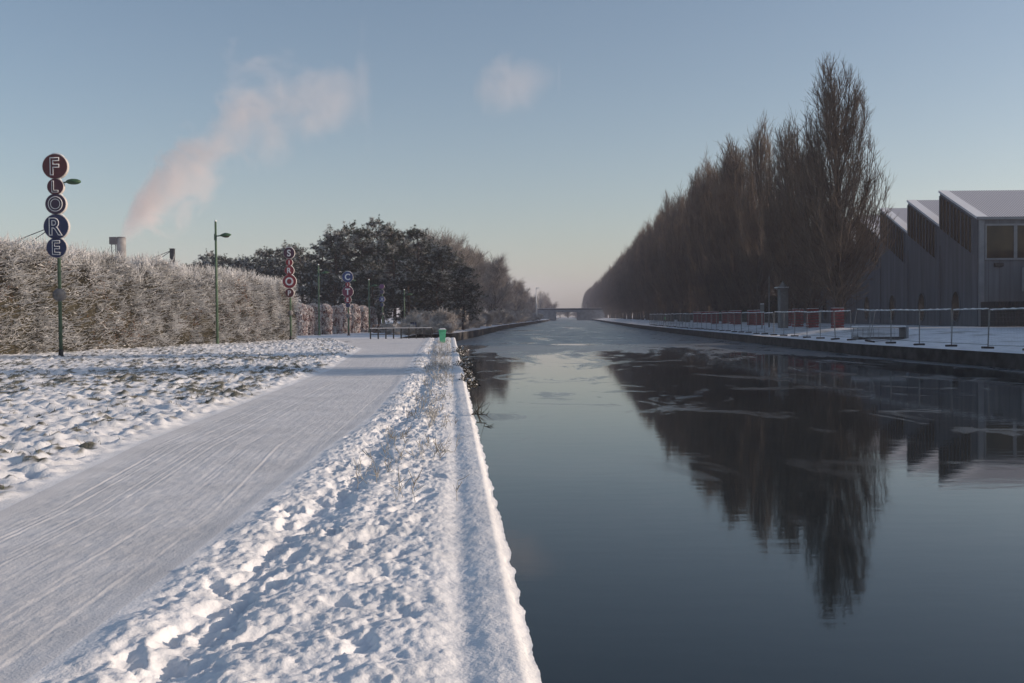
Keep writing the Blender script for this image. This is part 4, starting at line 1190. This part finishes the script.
for i, (px, tp, D, wd) in enumerate(pines):
    px_tree('pine_tree', px, tp, D + 18, PI[i % 4], 13.0 * 0.99, wd * 1.14, plab.get(i, 'dark green pine dusted with frost in the clump behind the railing'), 'tree', GPN)
far_p = [(199, 262, 150), (208, 254, 155), (222, 257, 150), (236, 262, 160), (247, 259, 150), (259, 251, 155), (270, 250, 148), (281, 252, 156), (292, 246, 150), (302, 248, 146), (190, 265, 158), (228, 262, 148), (264, 260, 145)]
for i, (px, tp, D) in enumerate(far_p):
    px_tree('pine_tree', px, tp, D, PI[(i * 3 + 1) % 4], 12.9, 1.05, 'dark pine showing its top above the tall frosted hedge', 'tree', 'pines behind the tall hedge')

# ------------------------------------------------------------------ bare frosted trees along the left bank
def bare_meshes(seed, H=15.0, RM=4.5):
    rg = np.random.default_rng(seed)
    z = np.linspace(0, 1, 9)
    tr = np.stack([np.cumsum(rg.normal(0, 0.10, 9)), np.cumsum(rg.normal(0, 0.10, 9)), z * H * 0.8], -1); tr[0, :2] = 0
    tv = tubes_np(tr[None], (0.22 * (1 - z) ** 0.8 + 0.03)[None], 7)
    LP = sprout(tr[None], 34, 0.16, 1.0, 4.0, 6.6, 0.62, 0.25, 6, rg, 0.45)
    lv = tubes_np(LP, radii(len(LP), 6, 0.07, 0.02, rg), 4)
    sub = sprout(LP, 13, 0.15, 1.0, 1.2, 3.0, 0.6, 0.25, 4, rg, 0.4)
    sv = tubes_np(sub, radii(len(sub), 4, 0.03, 0.014, rg), 3)
    tw = sprout(sub, 7, 0.1, 1.0, 0.6, 1.4, 0.65, 0.2, 3, rg, 0.3)
    wv = tubes_np(tw, radii(len(tw), 3, 0.020, 0.010, rg), 3)
    a, fa = tv; c, fc = lv
    Vc, Fc, _ = join([sv, wv])
    return mesh_np('bare_trunk', np.concatenate([a, c]), np.concatenate([fa, fc + len(a)]), M_GREYBARK), mesh_np('bare_crown', Vc, Fc, M_FROSTTWIG)
BT = [bare_meshes(41), bare_meshes(42), bare_meshes(43)]
GB = 'grey bare trees along the left bank'
for i in range(60):
    D = 160 * (600 / 160) ** (i / 59)
    x = float(left_bank(D)) - (8 + 5 * (i % 3)) + rng.normal(0, 1)
    Hh = np.interp(D, [160, 200, 280, 340, 400, 500, 600], [15.0, 16.0, 16.5, 15, 12.0, 10, 9]) * rng.uniform(0.93, 1.06)
    lab = 'grey frosted bare tree in the dense row beyond the pines'
    tree('bare_tree', (x, D, ZL), Hh / 15 * (1.05 + 0.3 * (D > 280)), Hh / 15.5, rng.uniform(0, 6.28), BT[i % 3], lab, 'tree', GB)
for (px, tp, D) in ((444, 247, 175), (455, 248, 190), (468, 250, 215), (436, 250, 185), (427, 252, 190)):
    px_tree('bare_tree', px, tp, D, BT[px % 3], 15.5, 1.0, 'grey frosted bare tree in the dense row beyond the pines', 'tree', GB)
# hazy trees past the bridge
for i, (px, tp, D) in enumerate(((524, 292, 640), (530, 297, 700), (540, 291, 690), (546, 295, 720), (554, 303, 760), (568, 309, 900), (590, 304, 900), (583, 308, 1000), (600, 300, 820), (576, 310, 1100), (560, 309, 950))):
    px_tree('distant_tree', px, tp, D, POP[1 + i % 3] if i % 2 else BT[i % 3], 26.0 if i % 2 else 15.5, 1.6 if i % 2 else 1.7, 'faint hazy tree beyond the bridge', 'tree', 'hazy trees beyond the bridge')

# ------------------------------------------------------------------ frosted scrub along the left bank
def bush_mesh(seed, RM=1.3, Hh=1.7):
    rg = np.random.default_rng(seed)
    n = 60
    az = rg.uniform(0, 6.28, n); tl = rg.uniform(0.1, 0.9, n)
    L = rg.uniform(0.7, 1.15, n)
    q = np.linspace(0, 1, 5)[None, :]
    r = (RM * np.sin(tl) * L)[:, None] * q; zz = (Hh * np.cos(tl) * L)[:, None] * q ** 0.8
    P = np.stack([r * np.cos(az)[:, None] + rg.normal(0, 0.15, (n, 1)), r * np.sin(az)[:, None] + rg.normal(0, 0.15, (n, 1)), zz], -1) + rg.normal(size=(n, 5, 3)) * 0.05 * q[..., None]
    sub = sprout(P, 14, 0.2, 1.0, 0.3, 0.7, 0.7, 0.2, 3, rg, 0.3)
    tw = sprout(sub, 4, 0.2, 1.0, 0.12, 0.35, 0.8, 0.1, 2, rg, 0.2)
    V, F, _ = join([tubes_np(P, radii(n, 5, 0.02, 0.01, rg), 3), tubes_np(sub, radii(len(sub), 3, 0.018, 0.010, rg), 3), tubes_np(tw, radii(len(tw), 2, 0.016, 0.010, rg), 3)])
    return mesh_np('bush_twigs', V, F, M_SCRUB)
BU = [bush_mesh(51), bush_mesh(52, 1.6, 1.4), bush_mesh(53, 1.1, 2.0)]
GS = 'frosted bushes along the left bank'
for i in range(64):
    D = 106 * (430 / 106) ** (i / 63) + rng.normal(0, 0.6)
    x = float(left_bank(max(D, 104))) - rng.uniform(1.2, 5.5)
    o = link('frosted_bush', BU[i % 3]); o.location = (x, D, ZL - 0.05); o.rotation_euler = (0, 0, rng.uniform(0, 6.28))
    s_ = rng.uniform(0.8, 1.35) * (1 + D / 900); o.scale = (s_ * 1.2, s_ * 1.2, s_ * 0.9)
    tag(o, 'pale frosted bush on the quay edge below the bare trees', 'bush', GS)
for i, (px, D) in enumerate(((398, 100), (408, 96), (420, 101), (430, 97), (441, 104), (450, 106), (414, 103), (436, 108), (426, 106), (388, 103))):
    p = at(px, 333, D)
    o = link('frosted_bush', BU[i % 3]); o.location = (p[0], D, ZL - 0.1); o.rotation_euler = (0, 0, rng.uniform(0, 6.28)); o.scale = (0.95, 0.95, 0.62)
    tag(o, 'frosted bush at the foot of the pines behind the railing', 'bush', 'frosted bushes at the foot of the pines')
# low rust-coloured beech hedge under the pines
p = at(396, 326, 112)
o = link('rusty_hedge', None)
V_, F_ = [], []
rg = np.random.default_rng(61); N = 7000
pp_ = np.stack([rg.uniform(-2.6, 2.2, N), rg.uniform(-0.4, 0.4, N), rg.random(N) * 0.9], -1)
V_, F_ = strips(pp_, unit(rg.normal(size=(N, 3)) + np.array([0, -0.3, 0.4])), rg.uniform(0.08, 0.16, N), rg.uniform(0.05, 0.09, N), rg)
bpy.data.objects.remove(o)
o = link('rusty_hedge', mesh_np('rusty_hedge', V_, F_, [M_HEDGERUST, M_BEECHFROST], (rg.random(N) < 0.22).astype(int))); o.location = (p[0], 112, ZL)
tag(o, 'low rust-brown hedge under the dark pines', 'hedge')
# blue cabinet behind the railing
p = at(413.5, 327, 98)
cb = empty('blue_cabinet', (p[0], 98, ZL), 0.1, 'dark blue cabinet behind the railing in front of the pines', 'cabinet')
MB().box((0, 0, 0.62), (0.62, 0.45, 1.15), bev=0.02).build('body', mat('dark blue paint', (0.02, 0.035, 0.09), 0.5, var=0.2), cb)
MB().box((0, 0, 1.23), (0.68, 0.5, 0.06), bev=0.02).build('lid', M_DARK, cb)
MB().box((0, -0.235, 0.62), (0.52, 0.02, 0.95)).build('door', mat('blue door paint', (0.025, 0.045, 0.11), 0.5), cb)

# ------------------------------------------------------------------ railing
x0 = at(370.5, 337, 79.5)[0]; x1 = at(431.5, 337, 80.5)[0]
rl = empty('railing', (x0, 79.5, ZL), math.atan2(1.0, x1 - x0), 'dark metal railing with frosted top rail where the path bends', 'railing')
Lr = math.hypot(x1 - x0, 1.0)
for q in range(9):
    xx = Lr * q / 8
    MB().box((xx, 0, 0.42), (0.11, 0.09, 0.84), bev=0.01).build('post', M_DARK, rl)
MB().tube([(-0.05, 0, 0.80), (Lr + 0.05, 0, 0.80)], 0.035, 8).build('top_rail', M_DARK, rl)
MB().tube([(-0.05, 0, 0.35), (Lr + 0.05, 0, 0.35)], 0.028, 8).build('lower_rail', M_DARK, rl)
MB().tube([(-0.05, 0, 0.85), (Lr + 0.05, 0, 0.85)], 0.026, 6).build('frost', M_CAP, rl)

# ------------------------------------------------------------------ green bin
p = ground_at(442.5, 343, ZL)
bn = empty('litter_bin', (p[0], p[1], ZL + 0.03), 0.1, 'mint green plastic bin with snow on its lid at the quay edge', 'bin')
def frustum(z0, z1, a0, b0, a1, b1):
    m_ = MB()
    lo = [m_.bm.verts.new(v) for v in ((-a0, -b0, z0), (a0, -b0, z0), (a0, b0, z0), (-a0, b0, z0))]
    hi = [m_.bm.verts.new(v) for v in ((-a1, -b1, z1), (a1, -b1, z1), (a1, b1, z1), (-a1, b1, z1))]
    m_.bm.faces.new(lo[::-1]); m_.bm.faces.new(hi)
    for j in range(4): m_.bm.faces.new((lo[j], lo[(j + 1) % 4], hi[(j + 1) % 4], hi[j]))
    bmesh.ops.bevel(m_.bm, geom=m_.bm.edges[:], offset=0.03, segments=2, affect='EDGES')
    return m_
frustum(0.0, 0.76, 0.17, 0.17, 0.23, 0.22).build('body', M_BIN, bn)
frustum(0.76, 0.84, 0.27, 0.26, 0.26, 0.25).build('lid', M_BIN, bn)
frustum(0.845, 0.93, 0.25, 0.24, 0.18, 0.17).build('snow', M_CAP, bn)
MB().tube([(-0.16, -0.27, 0.80), (0.16, -0.27, 0.80)], 0.018, 6).build('handle', M_BIN, bn)

# ------------------------------------------------------------------ far lamp mast and bridge
p = at(536.6, 319, 380)
hm = at(536.6, 288, 380)[2] - ZL
pm = empty('white_mast', (p[0], 380, ZL), 0, 'tall thin white mast on the far left bank before the bridge', 'mast')
MB().tube([(0, 0, 0), (0, 0, hm)], [0.30, 0.20], 10).build('pole', M_WHITEPAINT, pm, True)
MB().lathe([(0.55, 0), (0.55, 0.3), (0.25, 0.6)], 10).build('base', M_CONC, pm)
MB().box((0.5, 0, hm), (1.4, 0.3, 0.25), bev=0.05).build('lamp_head', M_WHITEPAINT, pm)
BD = 600.0
bl, br_ = at(524, 310, BD), at(604, 310, BD)
zdk = bl[2]
bg_ = empty('bridge', ((bl[0] + br_[0]) / 2, BD, 0), 0, 'low dark flat bridge crossing the canal in the haze', 'bridge')
wb = br_[0] - bl[0]
MB().box((0, 0, zdk - 0.9), (wb, 8, 1.3)).build('deck', M_CONC, bg_)
MB().box((0, -3.6, zdk + 0.25), (wb, 0.3, 0.9)).build('parapet', M_DARK, bg_)
MB().box((0, 3.6, zdk + 0.25), (wb, 0.3, 0.9)).build('parapet', M_DARK, bg_)
MB().box((0, -3.6, zdk + 0.76), (wb, 0.4, 0.12)).build('snow', M_CAP, bg_)
oL, oR = at(556, 315, BD)[0] - bg_.location.x, at(577, 315, BD)[0] - bg_.location.x
MB().box(((-wb / 2 + oL) / 2, 0, (zdk - 1.5) / 2), (oL + wb / 2, 7, zdk - 1.6)).build('abutment', M_CONC, bg_)
MB().box(((wb / 2 + oR) / 2, 0, (zdk - 1.5) / 2), (wb / 2 - oR, 7, zdk - 1.6)).build('abutment', M_CONC, bg_)

# ------------------------------------------------------------------ grass, weeds, edge plants
Xg, Yg, Zg, gmk = FIELD
rg = np.random.default_rng(71)
cand = np.argwhere((gmk > 0.55) & (Yg > 6) & (Yg < 62) & (Xg > -26))
wgt = Yg[cand[:, 0], cand[:, 1]] ** 0.9; wgt /= wgt.sum()
pick = cand[rg.choice(len(cand), 22000, p=wgt)]
p = np.stack([Xg[pick[:, 0], pick[:, 1]], Yg[pick[:, 0], pick[:, 1]], Zg[pick[:, 0], pick[:, 1]] - 0.01], -1) + rg.normal(size=(len(pick), 3)) * np.array([0.03, 0.03, 0])
d = unit(np.array([0, 0, 1.0]) + rg.normal(size=p.shape) * 0.55)
V, F = strips(p, d, rg.uniform(0.04, 0.10, len(p)), rg.uniform(0.006, 0.014, len(p)), rg)
o = link('field_grass', mesh_np('field_grass', V, F, M_GRASS)); tag(o, 'dark grass tufts poking through the snow of the field', 'grass', kind='stuff')

def weeds():
    rg = np.random.default_rng(72)
    P = []
    n = 950
    y = 9 * (72 / 9) ** (rg.random(n) ** 0.75)
    cl = []
    xs = quay(y) - (0.35 + rg.beta(1.3, 1.8, n) * (quay(y) - path_right(y) - 0.9))
    keep = fbm(xs * 1.2 + 5, y * 0.9, 2) + 0.15 * sstep(15, 45, y) > 0.56
    y, xs = y[keep], xs[keep]; n = len(y)
    base = np.stack([xs, y, np.full(n, ZL - 0.01)], -1)
    d = unit(np.array([0, 0, 1.0]) + rg.normal(size=(n, 3)) * 0.35)
    L = rg.uniform(0.06, 0.26, n)
    q = np.linspace(0, 1, 4)[None, :, None]
    ST = base[:, None] + d[:, None] * L[:, None, None] * q + rg.normal(size=(n, 4, 3)) * 0.02 * q
    sub = sprout(ST, 5, 0.3, 1.0, 0.05, 0.16, 0.7, 0.2, 3, rg, 0.2)
    V, F, _ = join([tubes_np(ST, radii(n, 4, 0.004, 0.002, rg), 3), tubes_np(sub, radii(len(sub), 3, 0.004, 0.003, rg), 3)])
    return mesh_np('dry_weeds', V, F, M_WEED)
o = link('dry_weeds', weeds()); tag(o, 'dry frosted weed stalks standing in the verge snow', 'weeds', kind='stuff')

def edge_bush(px, py, s_, lean, label, nst=26, frost=True):
    p = ground_at(px, py, ZL)
    rg = np.random.default_rng(int(px))
    n = nst
    d = unit(np.array([lean, 0, 0.35]) + rg.normal(size=(n, 3)) * 0.55)
    L = rg.uniform(0.5, 1.0, n) * s_
    q = np.linspace(0, 1, 5)[None, :, None]
    st = rg.normal(0, 0.12, (n, 3)) * np.array([0.6, 2.5, 0.4])
    P = st[:, None] + d[:, None] * L[:, None, None] * q + np.array([0, 0, -0.25]) * L[:, None, None] * q * q + rg.normal(size=(n, 5, 3)) * 0.03 * q
    sub = sprout(P, 8, 0.2, 1.0, 0.1, 0.3, 0.6, 0.1, 3, rg, 0.2)
    t = empty('edge_plant', (p[0] - 0.05, p[1], ZL - 0.05), 0, label, 'plant')
    V, F, _ = join([tubes_np(P, radii(n, 5, 0.010, 0.005, rg), 3), tubes_np(sub, radii(len(sub), 3, 0.006, 0.003, rg), 3)])
    link('stems', mesh_np('plant_stems', V, F, M_HEDGEDARK), t)
    if frost:
        m_ = len(sub) * 4
        pts_ = sub[rg.integers(0, len(sub), m_), rg.integers(0, 3, m_)] + rg.normal(0, 0.03, (m_, 3))
        V, F = strips(pts_, unit(rg.normal(size=(m_, 3))), rg.uniform(0.05, 0.11, m_), rg.uniform(0.04, 0.07, m_), rg)
        link('leaves', mesh_np('plant_leaves', V, F, [M_HEDGEDARK, M_HEDGEFROST], (rg.random(m_) < 0.4).astype(int)), t)
edge_bush(459, 352, 0.28, 0.7, 'dark frosted bramble spilling over the quay edge nearest the bin')
edge_bush(463, 366, 0.26, 0.8, 'leafy dark bramble hanging over the quay lip towards the water')
edge_bush(466, 380, 0.24, 0.7, 'small dark tuft clinging to the quay lip below the bramble', 16)
edge_bush(476, 418, 0.34, 0.5, 'bare thin twigs sticking out over the water from the quay', 5, False)

# ------------------------------------------------------------------ haze
HZ = 0.00042
m = bpy.data.materials.new('haze air'); m.use_nodes = True
t = m.node_tree; t.nodes.remove(t.nodes['Principled BSDF'])
pv = t.nodes.new('ShaderNodeVolumePrincipled'); pv.inputs['Color'].default_value = (0.90, 0.88, 1.0, 1); pv.inputs['Density'].default_value = HZ; pv.inputs['Anisotropy'].default_value = 0.2
t.links.new(pv.outputs['Volume'], t.nodes['Material Output'].inputs['Volume'])
hz = MB().box((0, 1200, 43.0), (5600, 3200, 90)).build('haze', m); tag(hz, kind='stuff')
